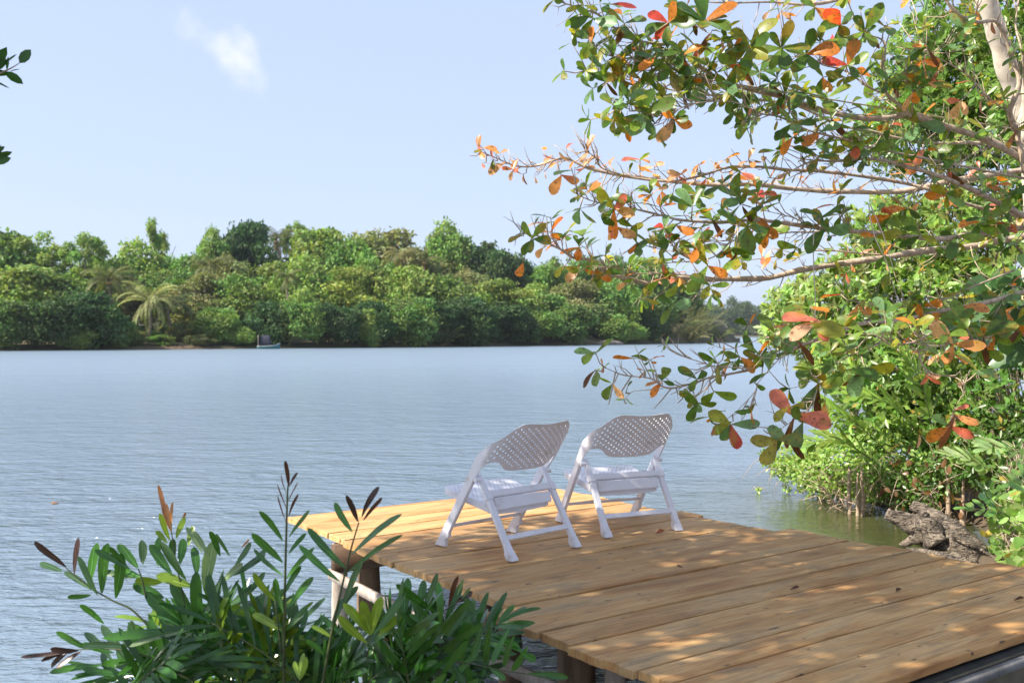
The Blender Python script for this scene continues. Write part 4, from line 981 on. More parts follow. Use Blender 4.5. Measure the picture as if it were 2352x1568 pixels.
fern_plant('bank_fern', 'sunlit silvery green fern frond above the right end of the driftwood', Vector((4.9, 9, .1)),
    [[tuple(at(2352, 1120, 9.0)), tuple(at(2290, 1090, 8.9)), tuple(at(2240, 1060, 8.9)), tuple(at(2185, 1045, 8.9))], [tuple(at(2390, 1060, 9.0)), tuple(at(2320, 1030, 8.9)), tuple(at(2270, 1030, 8.8))]],
    (.26, .36, .14), .20, .03, 'ferns on the right bank', 12, ang=.7)
fern_plant('bank_fern', 'few strap leaved fern blades rising beside the driftwood at the right edge', Vector((4.3, 8.2, .1)),
    [[tuple(at(2340, 1260, 8.0)), tuple(at(2300, 1190, 8.0)), tuple(at(2262, 1130, 8.0))], [tuple(at(2352, 1240, 8.0)), tuple(at(2310, 1180, 7.9)), tuple(at(2230, 1168, 8.0))], [tuple(at(2370, 1240, 8.0)), tuple(at(2362, 1150, 7.9)), tuple(at(2350, 1090, 8.0))]],
    (.13, .24, .06), .16, .028, 'ferns on the right bank', 4, start=.4)
# heart leaved vines
HEART = [(0, .55), (.10, .95), (.35, 1.0), (.65, .72), (.88, .32), (1, .02)]
def vine(name, label, ells, size, tone, cat='vine', hang=0.2, wide=1.0, spots=.05):
    mb = MB(); tw = MB()
    for cr, n in ells:
        c = np.array(cr[0]); r = np.array(cr[1]); d = rvec(n); p = c + d * (RNG.uniform(.2, 1, (n, 1)) ** .6) * r; p[:, 2] = np.maximum(p[:, 2], .06); k = n
        nr = np.array([-.45, -.8, .45]) + rvec(k) * .5; dr = rvec(k) * .7 + np.array([0, 0, -hang * 3])
        cc = cvar(tone, k, .25, .1); o_ = RNG.uniform(size=k) < spots; cc[o_] = (.45, .36, .08)
        L = RNG.uniform(.6, 1.15, k) * size; mb.leaves(p, dr, nr, L, L * .46 * wide, HEART, .12, .12, cc, .02)
        for i in range(0, k - 1, 2): tw.tube([tuple(p[i]), tuple((p[i] + p[i + 1]) / 2 + np.array([0, .03, -.04])), tuple(p[i + 1])], [.003, .003, .002], 3)
    b = ells[0][0][0]; bs = Vector((b.x, b.y, .05)); t = empty(name, bs, 0, label, cat, 'vines on the right bank')
    tw.build('stems', M_BARK, t, loc=bs).location = (0, 0, 0); mb.build('foliage', M_BANKLEAF, t, loc=bs).location = (0, 0, 0); return t
vine('heart_leaved_vine', 'vine with round dark green leaves hanging at the right edge below the pale branches', [(eli(2310, 700, 7.2, 70, 90, .5), 60), (eli(2345, 640, 7.3, 40, 40, .3), 22), (eli(2370, 790, 7.2, 60, 60, .3), 30)], .15, (.075, .165, .05))
vine('heart_leaved_vine', 'creeper with pale green heart shaped leaves in the corner right of the driftwood', [(eli(2330, 1230, 7.9, 55, 80, .3), 130), (eli(2340, 1160, 8.2, 50, 50, .3), 70), (eli(2340, 1300, 7.5, 40, 22, .2), 36)], .085, (.27, .42, .11), 'creeper')
vine('grassy_weeds', 'tangle of narrow green weeds at the right edge above the pale creeper', [(eli(2345, 1090, 8.6, 60, 90, .4), 160), (eli(2310, 1160, 8.7, 50, 50, .3), 90)], .12, (.11, .21, .05), 'weeds', .1, .35)

# upright mangrove roots standing in the water
k_ = 0
for (px, ytop, yb, w_, lab) in ((1953, 1071, 1181, 13, 'thin upright mangrove root standing furthest left in the water'), (1971, 1086, 1184, 11, 'short root second from the left, close beside a taller one'), (1983, 1070, 1184, 14, 'root third from the left, right of the close pair'),
                                (2089, 1120, 1166, 10, 'short root just above the tip of the driftwood'), (2182, 1080, 1203, 17, 'thick upright root rising behind the middle of the driftwood'), (2212, 1094, 1207, 16, 'upright root right of the thick one behind the driftwood'), (2066, 1110, 1170, 8, 'slender root between the left cluster and the driftwood')):
    b = on_plane(px, yb, 0.0); h = (yb - ytop) / F * b.y; mb = MB(); r = w_ / F * b.y / 2; lx = random.uniform(-.02, .02)
    pts = [(lx * t + .004 * math.sin(t * 9 + px), 0, -.15 + (h + .15) * t) for t in np.linspace(0, 1, 12)]
    mb.tube(pts, [r * (1.0 - .6 * t) * random.uniform(.9, 1.1) for t in np.linspace(0, 1, 12)], 8, rough=.12)
    o = mb.build('mangrove_root', M_STAKE, smooth=True); o.location = b; tag(o, lab, 'root', 'mangrove roots standing in the shallows')
# tangle of fine dead twigs under the creeper
tw = MB()
for _ in range(330):
    px = random.choice([random.uniform(1880, 2020), random.uniform(2020, 2290)]); py = random.uniform(1080, 1185); d = random.uniform(10.1, 11) if px < 2100 else random.uniform(9.6, 10.4)
    p = at(px, py, d); p.z = max(p.z, .02); q = p + Vector((random.uniform(-.25, .25), random.uniform(-.15, .15), random.uniform(-.2, .25))); q.z = max(q.z, -.02)
    tw.tube([p, p.lerp(q, .5) + Vector((random.uniform(-.05, .05), 0, random.uniform(-.02, .06))), q], [.005, .004, .002], 3)
o = tw.build('dead_twigs', noise_mat('dead_twig', (.16, .11, .07), (.5, .38, .26), 10, .9, .2)); tag(o, 'tangle of dry brown twigs under the creepers at the waterline', 'twigs', None, 'stuff')
lit = MB(); n = 130; pxs_ = RNG.uniform(2030, 2350, n); pys_ = RNG.uniform(1010, 1180, n); P_ = np.array([at(a, b_, random.uniform(9.3, 10.3)) for a, b_ in zip(pxs_, pys_)]); P_[:, 2] = np.maximum(P_[:, 2], .05)
lit.leaves(P_, rvec(n, -.8), rvec(n), RNG.uniform(.06, .13, n), RNG.uniform(.015, .03, n), POINT, .3, .3, cvar((.24, .12, .06), n, .4, .15), .05)
o = lit.build('dead_leaves', M_BANKLEAF); tag(o, 'scattered dry brown leaves caught in the bank greenery', 'leaves', None, 'stuff')

# driftwood
M_DRIFT = noise_mat('driftwood', (.05, .04, .03), (.24, .195, .145), 9, .92, 1.0, (1.0, 1.0, 1.0), 9, (.42, .345, .27), bdist=.03)
_nt = M_DRIFT.node_tree; _p = [q for q in _nt.nodes if q.type == 'BSDF_PRINCIPLED'][0]; _tc = [q for q in _nt.nodes if q.type == 'TEX_COORD'][0]
_mp = N(_nt, 'ShaderNodeMapping'); _mp.inputs['Rotation'].default_value = (0, math.radians(28), math.radians(-18)); _mp.inputs['Scale'].default_value = (2.2, 9, 11); _nt.links.new(_tc.outputs['Object'], _mp.inputs['Vector'])
_w = N(_nt, 'ShaderNodeTexNoise'); _w.inputs['Scale'].default_value = 4.5; _w.inputs['Detail'].default_value = 7; _w.inputs['Distortion'].default_value = 1.4; _nt.links.new(_mp.outputs[0], _w.inputs['Vector'])
_r = ramp(_nt, [(.40, (.10, .09, .08)), (.50, (.75, .72, .7)), (.62, (1, 1, 1))]); _nt.links.new(_w.outputs[0], _r.inputs[0])
_m = N(_nt, 'ShaderNodeMix', data_type='RGBA', blend_type='MULTIPLY'); _m.inputs['Factor'].default_value = 1; _src = _p.inputs['Base Color'].links[0].from_socket
_nt.links.new(_src, _m.inputs[6]); _nt.links.new(_r.outputs[0], _m.inputs[7]); _nt.links.new(_m.outputs[2], _p.inputs['Base Color'])
_b = N(_nt, 'ShaderNodeBump'); _b.inputs['Strength'].default_value = 1; _b.inputs['Distance'].default_value = .03; _nt.links.new(_w.outputs[0], _b.inputs['Height']); _nt.links.new(_p.inputs['Normal'].links[0].from_socket, _b.inputs['Normal']); _nt.links.new(_b.outputs[0], _p.inputs['Normal'])
def gnarl(mb, pts, rad, sides=18, seed=0, amp=.2):
    r_ = random.Random(seed); pts = crom(pts, 7); n = len(pts); R_ = np.interp(np.linspace(0, 1, n), np.linspace(0, 1, len(rad)), rad); ph = [r_.uniform(0, 6.28) for _ in range(6)]
    st = mb.n; mb.tube(pts, list(R_), sides)
    V_ = mb.v[-1]
    for i in range(n):
        for k in range(sides):
            a = 2 * math.pi * k / sides; f = 1 + amp * (math.sin(3 * a + ph[0] + i * .10) * .55 + math.sin(7 * a + ph[1] + i * .05) * .4 + .55 * math.sin(i * .9 + ph[2] + a) + .3 * math.sin(i * 2.3 + a * 5 + ph[3])) + r_.uniform(-.09, .09)
            c = np.array(pts[i]); V_[i * sides + k] = c + (V_[i * sides + k] - c) * f
    return mb
bs = Vector((3.9, 8.4, 0)); t = empty('driftwood_log', bs, 0, 'weathered grey driftwood stump with broken limbs beside the far edge of the deck', 'log')
mb = MB()
gnarl(mb, [tuple(at(2037, 1178, 8.75)), tuple(at(2075, 1196, 8.7)), tuple(at(2125, 1215, 8.6)), tuple(at(2175, 1252, 8.4)), tuple(at(2235, 1280, 8.2)), tuple(at(2310, 1300, 8.05)), tuple(at(2400, 1330, 7.9))], [.045, .075, .115, .15, .13, .10, .08], 26, 1, .10)
mb.build('trunk', M_DRIFT, t, smooth=True, loc=bs).location = (0, 0, 0)
mb = MB(); gnarl(mb, [tuple(at(2096, 1160, 8.8)), tuple(at(2135, 1180, 8.7)), tuple(at(2180, 1212, 8.5)), tuple(at(2225, 1250, 8.35)), tuple(at(2275, 1285, 8.2))], [.045, .062, .085, .09, .07], 20, 2, .09)
mb.build('limb', M_DRIFT, t, smooth=True, loc=bs).location = (0, 0, 0)
mb = MB(); gnarl(mb, [tuple(at(2112, 1180, 8.45)), tuple(at(2128, 1205, 8.4)), tuple(at(2160, 1250, 8.3))], [.04, .085, .10], 14, 3, .22)
mb.build('broken_limb', M_DRIFT, t, smooth=True, loc=bs).location = (0, 0, 0)
for i, (p, r) in enumerate((([at(2068, 1252, 8.6), at(2095, 1242, 8.55), at(2125, 1232, 8.5), at(2160, 1240, 8.4)], [.015, .04, .05, .06]), ([at(2180, 1225, 8.2), at(2230, 1248, 8.1), at(2290, 1285, 7.9), at(2352, 1330, 7.8)], [.01, .012, .012, .01]), ([at(2190, 1235, 8.2), at(2250, 1262, 8.05), at(2310, 1300, 7.9)], [.012, .014, .01]), ([at(2150, 1270, 8.3), at(2200, 1290, 8.15), at(2260, 1310, 7.9)], [.05, .06, .04]))):
    mb = MB(); gnarl(mb, [tuple(q) for q in p], r, 10, 10 + i, .25); mb.build('root', M_DRIFT, t, smooth=True, loc=bs).location = (0, 0, 0)
# half sunken stick beside it
mb = MB(); gnarl(mb, [tuple(on_plane(2085, 1262, .01)), tuple(on_plane(2140, 1272, .03)), tuple(on_plane(2200, 1290, .03)), tuple(on_plane(2240, 1300, .02))], [.02, .035, .04, .03], 10, 44, .15)
o = mb.build('sunken_branch', M_DRIFT, smooth=True); tag(o, 'dark wet branch lying half under water below the driftwood stump', 'branch')
# soil heap under the stump
o = rock('mud_clump', (4.2, 8.0, -.12), (.5, .4, .2), 8, M_MUD, 4, .3); tag(o, 'crumbling brown soil clump under the driftwood stump', 'soil')

# ------------------------------------------------------------------ fern clump in the foreground
random.seed(77); RNG = np.random.default_rng(77)
FC = {'g': (.045, .140, .018), 'b': (.075, .150, .070), 'y': (.18, .28, .025), 'l': (.19, .27, .13), 'r': (.085, .030, .018), 'o': (.40, .16, .06), 'p': (.17, .08, .075), 'k': (.05, .022, .015)}  # 'l' is the lit blade tone, sunlight put into the leaf colour
def cpx(x, y): return .371 * x, 1040 + .371 * y
class Custom:
    def __init__(s): s.B, s.D, s.N, s.L, s.W, s.C, s.cu = [], [], [], [], [], [], []
    def add(s, bx, by, tx, ty, w, c, d, curl=None):
        a = at(*cpx(bx, by), d); dz = random.uniform(-.05, .05); b = at(*cpx(tx, ty), d + dz)
        s.B.append(a); s.D.append(b - a); s.L.append((b - a).length)
        s.N.append(Vector((random.uniform(-.5, .5), -1, random.uniform(.0, .8)))); s.W.append(w * .371 / F * d / 2)
        s.C.append(np.array(FC[c]) * random.uniform(.85, 1.2)); s.cu.append(random.uniform(-.04, .10) if curl is None else curl)
    def put(s, mb, prof=STRAP):
        mb.leaves(np.array(s.B), np.array(s.D), np.array(s.N), np.array(s.L), np.array(s.W), prof, np.array(s.cu), .16, np.clip(np.array(s.C), 0, 1), .05)
        # pale midribs a hair above the blades
        n = len(s.B); off = np.array([v.normalized() for v in s.N]) * .0012
        mb.leaves(np.array(s.B) + off, np.array(s.D), np.array(s.N), np.array(s.L) * .96, np.array(s.W) * .07, [(0, 1), (.5, .9), (1, .3)], np.array(s.cu), 0, np.clip(np.array(s.C) * 2.2 + .03, 0, .6), 0)
def stalk(mb, pts, d, r=.004): 
    p = crom([at(*cpx(x, y), d if not hasattr(d, '__len__') else d[i]) for i, (x, y) in enumerate(pts)], 5); mb.tube(p, [r * (1 - .7 * i / len(p)) + .0006 for i in range(len(p))], 5)
def fern_obj(name, label, base, cus, stalks, extra=None, cat='fern', brown=None):
    t = empty(name, base, 0, label, cat, 'mangrove ferns in the foreground'); rc = MB(); lf = MB()
    for s_ in stalks: stalk(rc, *s_)
    if cus.B: cus.put(lf)
    if extra: extra(lf, rc)
    rc.build('stalks', M_FERNSTALK, t, smooth=True, loc=base).location = (0, 0, 0)
    lf.build('fronds', M_FERN, t, loc=base).location = (0, 0, 0)
    if brown is not None:
        bb = MB(); brown.put(bb); o = bb.build('brown_fertile_fronds', M_FERN, t, loc=base); o.location = (0, 0, 0); o['label'] = 'rusty brown spore bearing frond tips'
    return t
def arch(base, az, el_, L, droop):
    pts = []; p = Vector(base); e = el_
    for i in range(6):
        pts.append(p.copy()); p = p + Vector((math.cos(az) * math.cos(e), math.sin(az) * math.cos(e), math.sin(e))) * (L / 5); e -= droop / 5
    return pts
# left arching fern
c1 = Custom(); d = 3.85
for a in ((545, 840, 590, 555, 66, 'g'), (625, 870, 655, 562, 72, 'g'), (712, 900, 760, 620, 70, 'g'), (850, 715, 735, 560, 58, 'g'), (800, 720, 590, 590, 46, 'g'), (780, 700, 680, 585, 42, 'g'), (600, 880, 470, 650, 42, 'b'), (570, 850, 385, 735, 42, 'b'), (385, 735, 240, 676, 42, 'b'),
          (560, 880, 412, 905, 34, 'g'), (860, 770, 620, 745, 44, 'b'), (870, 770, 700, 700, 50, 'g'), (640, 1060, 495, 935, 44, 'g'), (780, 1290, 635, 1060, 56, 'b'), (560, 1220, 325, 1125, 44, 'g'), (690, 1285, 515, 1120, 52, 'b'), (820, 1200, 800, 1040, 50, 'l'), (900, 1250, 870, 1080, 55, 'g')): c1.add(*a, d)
cb = Custom()
for a in ((455, 755, 477, 525, 46, 'k'), (405, 708, 212, 545, 42, 'k')): cb.add(*a, d)
fern_obj('mangrove_fern', 'fern arching left over the water with two brown tips and upright green blades', Vector((-1.2, 3.9, .1)), c1, [(((980, 1150), (820, 980), (700, 920), (570, 845), (470, 770), (400, 710)), d), (((900, 900), (870, 770), (850, 715)), d)], None, 'fern', cb)
# brown dried frond low left
c2 = Custom(); cb = Custom()
for a in ((440, 1220, 95, 1278, 28, 'k'), (460, 1225, 230, 1275, 34, 'k'), (400, 1230, 293, 1330, 26, 'k'), (480, 1225, 300, 1230, 42, 'k'), (500, 1230, 330, 1320, 40, 'r'), (420, 1225, 300, 1350, 20, 'k')): cb.add(*a, 3.75, .15)
for a in ((620, 1320, 292, 1345, 46, 'g'), (800, 1370, 490, 1345, 42, 'g'), (990, 1340, 610, 1300, 60, 'g'), (830, 1385, 455, 1420, 46, 'g'), (880, 1360, 700, 1300, 52, 'g'), (700, 1240, 500, 1190, 40, 'g'), (800, 1200, 500, 1195, 46, 'b'), (1110, 1100, 650, 1120, 58, 'g'), (1150, 1105, 790, 1190, 40, 'l'), (1080, 1350, 900, 1250, 50, 'g'), (1380, 1330, 1010, 1355, 42, 'g')): c2.add(*a, 3.75)
fern_obj('mangrove_fern', 'low fern lying over the water with a shrivelled dark brown frond at the left', Vector((-1.1, 3.7, .1)), c2, [(((1000, 1300), (820, 1235), (640, 1215), (470, 1222)), 3.75), (((1200, 1420), (1000, 1340), (860, 1370)), 3.75)], None, 'fern', cb)
# middle clump
c3 = Custom(); cb = Custom(); d = 3.95
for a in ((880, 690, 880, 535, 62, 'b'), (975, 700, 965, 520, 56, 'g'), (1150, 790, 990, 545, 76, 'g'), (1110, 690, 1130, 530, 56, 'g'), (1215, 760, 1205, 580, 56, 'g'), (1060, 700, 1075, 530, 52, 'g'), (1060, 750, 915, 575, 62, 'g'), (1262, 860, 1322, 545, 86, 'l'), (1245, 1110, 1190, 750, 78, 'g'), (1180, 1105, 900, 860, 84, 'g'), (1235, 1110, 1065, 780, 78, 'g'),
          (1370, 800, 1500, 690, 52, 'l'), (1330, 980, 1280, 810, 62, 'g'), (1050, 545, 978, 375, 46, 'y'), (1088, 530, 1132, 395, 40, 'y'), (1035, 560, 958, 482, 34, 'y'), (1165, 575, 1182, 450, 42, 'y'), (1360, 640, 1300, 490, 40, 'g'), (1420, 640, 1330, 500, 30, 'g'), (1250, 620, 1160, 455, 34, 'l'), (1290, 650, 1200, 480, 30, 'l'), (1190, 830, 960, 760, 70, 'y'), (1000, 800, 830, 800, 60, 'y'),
          (1010, 900, 820, 805, 70, 'g'), (1200, 1000, 1400, 900, 50, 'b'), (1440, 760, 1640, 640, 44, 'b'), (1450, 700, 1560, 560, 40, 'b'), (1560, 680, 1650, 600, 36, 'b'), (1350, 1130, 1540, 1045, 70, 'g'), (1560, 1010, 1420, 960, 60, 'y'), (1400, 960, 1560, 840, 40, 'b'), (1500, 900, 1640, 740, 40, 'b')): c3.add(*a, d)
for a in ((1058, 488, 962, 200, 30, 'o'), (1055, 485, 985, 270, 32, 'o'), (1060, 490, 1020, 315, 34, 'o'), (1058, 480, 1062, 300, 26, 'o'), (1130, 400, 1148, 372, 18, 'o'), (1490, 590, 1535, 535, 16, 'o')): cb.add(*a, d)
fern_obj('mangrove_fern', 'broad central fern of wide upright blades topped by orange brown spikes', Vector((-.55, 4.0, .1)), c3, [(((1190, 1420), (1150, 1000), (1090, 700), (1058, 485)), d), (((1250, 1420), (1290, 1000), (1262, 850)), d)], None, 'fern', cb)
# tall thin frond
c4 = Custom(); cb = Custom(); d = 3.6
for a in ((1750, 545, 1612, 355, 42, 'g'), (1786, 525, 1905, 345, 30, 'g'), (1748, 680, 1562, 490, 52, 'g'), (1784, 628, 1885, 488, 30, 'g'), (1770, 780, 1925, 580, 34, 'g'), (1750, 760, 1560, 600, 30, 'g'), (1702, 918, 1562, 752, 46, 'y'), (1750, 990, 1700, 780, 56, 'g'), (1780, 960, 1940, 770, 46, 'g'), (1760, 860, 1860, 700, 40, 'g'), (1700, 1180, 1720, 1050, 50, 'g'), (1740, 1100, 1560, 1000, 54, 'y'), (1770, 1100, 1900, 940, 50, 'g')): c4.add(*a, d)
for a in ((1785, 205, 1772, 52, 32, 'r'), (1788, 208, 1840, 118, 18, 'r'), (1772, 255, 1737, 140, 8, 'p'), (1772, 350, 1722, 190, 9, 'p'), (1768, 425, 1714, 270, 10, 'p'), (1780, 305, 1838, 175, 8, 'p'), (1785, 395, 1832, 252, 20, 'r')): cb.add(*a, d)
fern_obj('mangrove_fern', 'tall slender fern frond with thin purple side shoots standing against the deck corner', Vector((.9 * -.15, 3.6, .1)), c4, [(((1752, 1480), (1757, 1000), (1770, 500), (1778, 250), (1785, 190)), d, .0055), (((1740, 1250), (1700, 920)), d)], None, 'fern', cb)
# second tall frond in front of the deck
c5 = Custom(); cb = Custom(); d = 3.5
for a in ((2180, 490, 2066, 310, 46, 'g'), (2142, 718, 1888, 476, 52, 'g'), (2100, 795, 1836, 588, 46, 'g'), (2173, 632, 2468, 367, 42, 'b'), (2148, 742, 2490, 495, 34, 'b'), (2110, 965, 2252, 672, 48, 'b'), (2080, 1000, 2205, 820, 44, 'b'), (2050, 1100, 2110, 900, 40, 'b'), (2060, 1150, 1925, 1070, 30, 'y'), (2110, 1130, 1985, 1000, 40, 'g'), (2000, 1250, 1900, 1150, 40, 'g'), (2170, 1290, 2352, 1100, 44, 'b')): c5.add(*a, d)
for a in ((2218, 430, 2142, 264, 46, 'k'), (2238, 398, 2325, 203, 44, 'k'), (2248, 418, 2358, 272, 26, 'r')): cb.add(*a, d)
fern_obj('mangrove_fern', 'tall fern frond with three dark brown paddle tips in front of the deck edge', Vector((.15, 3.5, .1)), c5, [(((1985, 1480), (2050, 1120), (2110, 850), (2170, 600), (2220, 432)), d, .0055)], None, 'fern', cb)
# star of young leaves, and the right hand frond
c6 = Custom(); cb = Custom(); d = 3.45
for a in ((2290, 1130, 2135, 925, 62, 'y'), (2295, 1125, 2232, 930, 64, 'y'), (2300, 1120, 2345, 895, 66, 'y'), (2310, 1130, 2500, 870, 60, 'g'), (2270, 1180, 2090, 1010, 56, 'y'), (2330, 1150, 2480, 1010, 56, 'y'), (1850, 1400, 1870, 1240, 40, 'y'), (1860, 1400, 1900, 1270, 36, 'y'), (1855, 1410, 1820, 1290, 36, 'y')): c6.add(*a, d)
d = 3.7; X = lambda l: [(a[0] + 1628, a[1] + 182, a[2] + 1628, a[3] + 182, a[4], a[5]) for a in l]
for a in X([(870, 850, 886, 592, 62, 'g'), (955, 800, 992, 604, 52, 'g'), (1000, 770, 1072, 572, 46, 'b'), (1075, 808, 812, 640, 56, 'g'), (960, 880, 700, 830, 50, 'g'), (1000, 835, 1062, 1150, 62, 'g'), (1160, 815, 1150, 1120, 58, 'b'), (930, 892, 1002, 1168, 60, 'b'), (1300, 880, 1212, 1112, 46, 'g'), (1355, 880, 1290, 1112, 46, 'g'), (1410, 880, 1360, 1120, 42, 'g'), (1525, 905, 1420, 1122, 40, 'g'), (1555, 950, 1480, 1142, 40, 'g'), (1640, 1020, 1540, 1165, 44, 'g'),
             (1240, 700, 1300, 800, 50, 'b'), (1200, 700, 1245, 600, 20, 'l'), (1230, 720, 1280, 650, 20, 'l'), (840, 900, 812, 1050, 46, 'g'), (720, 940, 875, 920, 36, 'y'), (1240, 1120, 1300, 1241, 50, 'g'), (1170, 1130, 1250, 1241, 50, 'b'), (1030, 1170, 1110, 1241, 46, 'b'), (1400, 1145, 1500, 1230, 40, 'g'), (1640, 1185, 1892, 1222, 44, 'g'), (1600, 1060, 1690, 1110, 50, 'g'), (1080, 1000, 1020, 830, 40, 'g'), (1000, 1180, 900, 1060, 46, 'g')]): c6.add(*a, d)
for a in X([(1112, 800, 1082, 628, 52, 'r'), (1148, 772, 1207, 583, 34, 'r'), (1190, 745, 1300, 683, 40, 'r'), (700, 960, 770, 980, 30, 'o')]): cb.add(*a, d)
fern_obj('mangrove_fern', 'fern reaching right under the deck edge with long hanging blades and pale young leaves', Vector((.2, 3.6, .1)), c6,
    [(((2348, 1412 + 60), (2498, 1172), (2628, 1032), (2758, 972), (2918, 872)), 3.7), (((2480, 1200), (2680, 1290), (2868, 1300), (3128, 1352), (3400, 1390)), 3.7), (((2240, 1480), (2290, 1130)), 3.45)], None, 'fern', cb)
# random fronds that fill the body of the clump
def fill(seed, cx_, n, span, d0, label):
    random.seed(seed); base = Vector(((cx_ - CX) / F * d0, d0, .08)); t = empty('mangrove_fern', base, 0, label, 'fern', 'mangrove ferns in the foreground'); lf = MB(); rc = MB()
    for k in range(n):
        b = base + Vector((random.uniform(-span, span), random.uniform(-.35, .35), 0)); tx = cx_ + random.uniform(-1, 1) * span * 620; ty = 1395 + 85 * abs(random.gauss(0, 1)) + abs(tx - 440) * .10 + (90 if 730 < tx < 900 else 0) - (40 if tx > 950 else 0)
        dd = b.y + random.uniform(-.2, .15); tip = at(tx, min(ty, 1540), dd); mid = b.lerp(tip, .55) + Vector((0, 0, .10))
        frond(lf, rc, [tuple(b), tuple(mid), tuple(tip)], random.randint(8, 13), random.uniform(.17, .29), random.uniform(.0105, .0155), np.array(FC[random.choice('ggggby')]) * random.uniform(.6, 1.05), start=.3, ang=.8, upn=Vector((random.uniform(-.7, .7), random.uniform(-.8, -.1), 1)), curl=.3, r0=.005)
    rc.build('stalks', M_FERNSTALK, t, smooth=True, loc=base).location = (0, 0, 0); lf.build('fronds', M_FERN, t, loc=base).location = (0, 0, 0)
fill(1, 420, 10, .38, 3.95, 'shaded tangle of fern fronds behind the broad central blades'); fill(2, 570, 12, .38, 4.15, 'dense dark fern fronds between the central blades and the tall thin frond')
fill(3, 700, 11, .36, 3.85, 'dark fern fronds at the bottom below the deck corner post'); fill(4, 985, 11, .28, 3.95, 'fern fronds at the bottom below the star of young leaves')

# ------------------------------------------------------------------ almond tree reaching in from the right
random.seed(91); RNG = np.random.default_rng(91)
TB = Vector((4.15, 6.9, .1))
alm = empty('almond_tree', TB, 0, 'tree with big green, orange and red leaves reaching in from the right on long branches', 'tree')
def tpart(mb, name, m, label=None, smooth=True):
    o = mb.build(name, m, alm, smooth=smooth, loc=TB); o.location = (0, 0, 0)
    if label: o['label'] = label
    return o
mb = MB(); tk = crom([tuple(TB - Vector((0, 0, .3))), (4.0, 6.8, 1.2), (3.95, 6.6, 2.2), (4.0, 6.5, 3.1), (3.9, 6.5, 4.2), (3.8, 6.5, 5.4)], 5)
mb.tube(tk, [.13 - .0035 * i for i in range(len(tk))], 14, rough=.04); tpart(mb, 'trunk', M_BARK)
BR = []   # (points px, d0 (right end), d1 (left tip), r0 px, r1 px, leafiness, palette)
def Br(pts, dl, dr, r0, r1, dens=1.0, pal='green', join=True): BR.append((pts, dl, dr, r0, r1, dens, pal, join))
# point lists run from left tip to right end, photograph units
Br([(1267, 0), (1324, 19), (1372, 35), (1408, 64), (1453, 93), (1514, 103), (1549, 106), (1588, 141), (1620, 164), (1661, 189), (1703, 202), (1787, 221), (1861, 247), (1938, 266), (2018, 273), (2085, 266), (2162, 289), (2227, 308), (2291, 334), (2352, 369), (2440, 420)], 5.2, 6.3, 2.2, 19, .8, 'green')
Br([(1347, 164), (1395, 175), (1450, 186), (1530, 205), (1600, 218), (1681, 221), (1750, 232), (1810, 237), (1870, 262), (1930, 290), (1990, 300), (2060, 318), (2140, 330), (2250, 330), (2380, 350)], 5.7, 7.0, 1.5, 9, .8, 'green')
Br([(1405, 132), (1459, 141), (1507, 154), (1565, 160), (1620, 180), (1660, 190)], 5.2, 5.6, 1.3, 4, 1.0, 'green')
Br([(1421, 244), (1475, 260), (1523, 266), (1590, 240), (1681, 235), (1745, 262), (1790, 270), (1861, 302), (1938, 321), (1975, 333), (2060, 352)], 5.1, 5.9, 1.3, 6, .9, 'green')
Br([(1100, 347), (1138, 363), (1186, 382), (1228, 382), (1273, 369), (1300, 364), (1350, 386), (1420, 402), (1520, 415), (1640, 425), (1740, 424), (1810, 433), (1922, 440), (2066, 440), (2162, 420), (2260, 405), (2380, 388)], 6.6, 7.6, 1.2, 15, .7, 'red')
Br([(1344, 348), (1367, 362), (1380, 385), (1411, 397), (1459, 409), (1549, 416), (1620, 401), (1674, 385), (1745, 384), (1810, 391), (1874, 393), (1970, 404), (2060, 418), (2150, 440), (2260, 480)], 5.6, 6.6, 1.4, 10, .8, 'red')
Br([(1280, 372), (1344, 348)], 5.7, 5.6, .8, 1.2, .2, 'red', False)
Br([(1803, 401), (1861, 372), (1915, 371), (2008, 366), (2098, 388), (2146, 401), (2195, 420), (2259, 449), (2307, 475), (2360, 500), (2440, 520)], 5.6, 6.2, 2, 17, .9, 'mixed')
Br([(1324, 446), (1369, 465), (1443, 478), (1491, 488), (1549, 503), (1588, 508), (1656, 511), (1736, 505), (1784, 511), (1859, 521), (1921, 530), (1989, 533), (2075, 542), (2160, 549), (2229, 538), (2352, 523), (2460, 500)], 5.2, 6.3, 1.5, 15, .9, 'mixed')
Br([(1297, 490), (1365, 470)], 5.25, 5.2, .8, 1.5, .0, 'none', False)
Br([(1197, 532), (1221, 540), (1245, 545), (1266, 562), (1293, 576), (1317, 592), (1355, 597), (1382, 617), (1403, 631), (1451, 641), (1485, 650), (1519, 645), (1567, 638), (1622, 641), (1673, 641), (1767, 638), (1835, 621), (1921, 607), (2023, 593), (2126, 576), (2229, 566), (2352, 542), (2460, 520)], 5.5, 7.0, 1.3, 17, .7, 'mixed')
Br([(1358, 610), (1417, 617), (1468, 628), (1526, 628), (1600, 634), (1660, 640)], 5.7, 5.9, 1, 4, .9, 'mixed', False)
Br([(1461, 559), (1502, 569), (1553, 580), (1588, 598)], 5.4, 5.5, 1, 3, .9, 'green', False)
Br([(1523, 604), (1588, 600), (1639, 590), (1673, 559), (1692, 528), (1700, 510)], 5.3, 5.5, 1.5, 5, .9, 'green', False)
Br([(1571, 686), (1615, 669), (1649, 624), (1653, 605), (1650, 595)], 5.3, 5.4, 1.2, 3, .0, 'none', False)
Br([(1500, 560), (1600, 556), (1681, 552), (1729, 550), (1801, 535), (1869, 533), (1921, 530)], 6.0, 6.2, 1, 5, .9, 'red', False)
Br([(1700, 600), (1790, 588), (1880, 575), (1980, 582), (2060, 588)], 6.6, 6.9, 1, 5, .8, 'red', False)
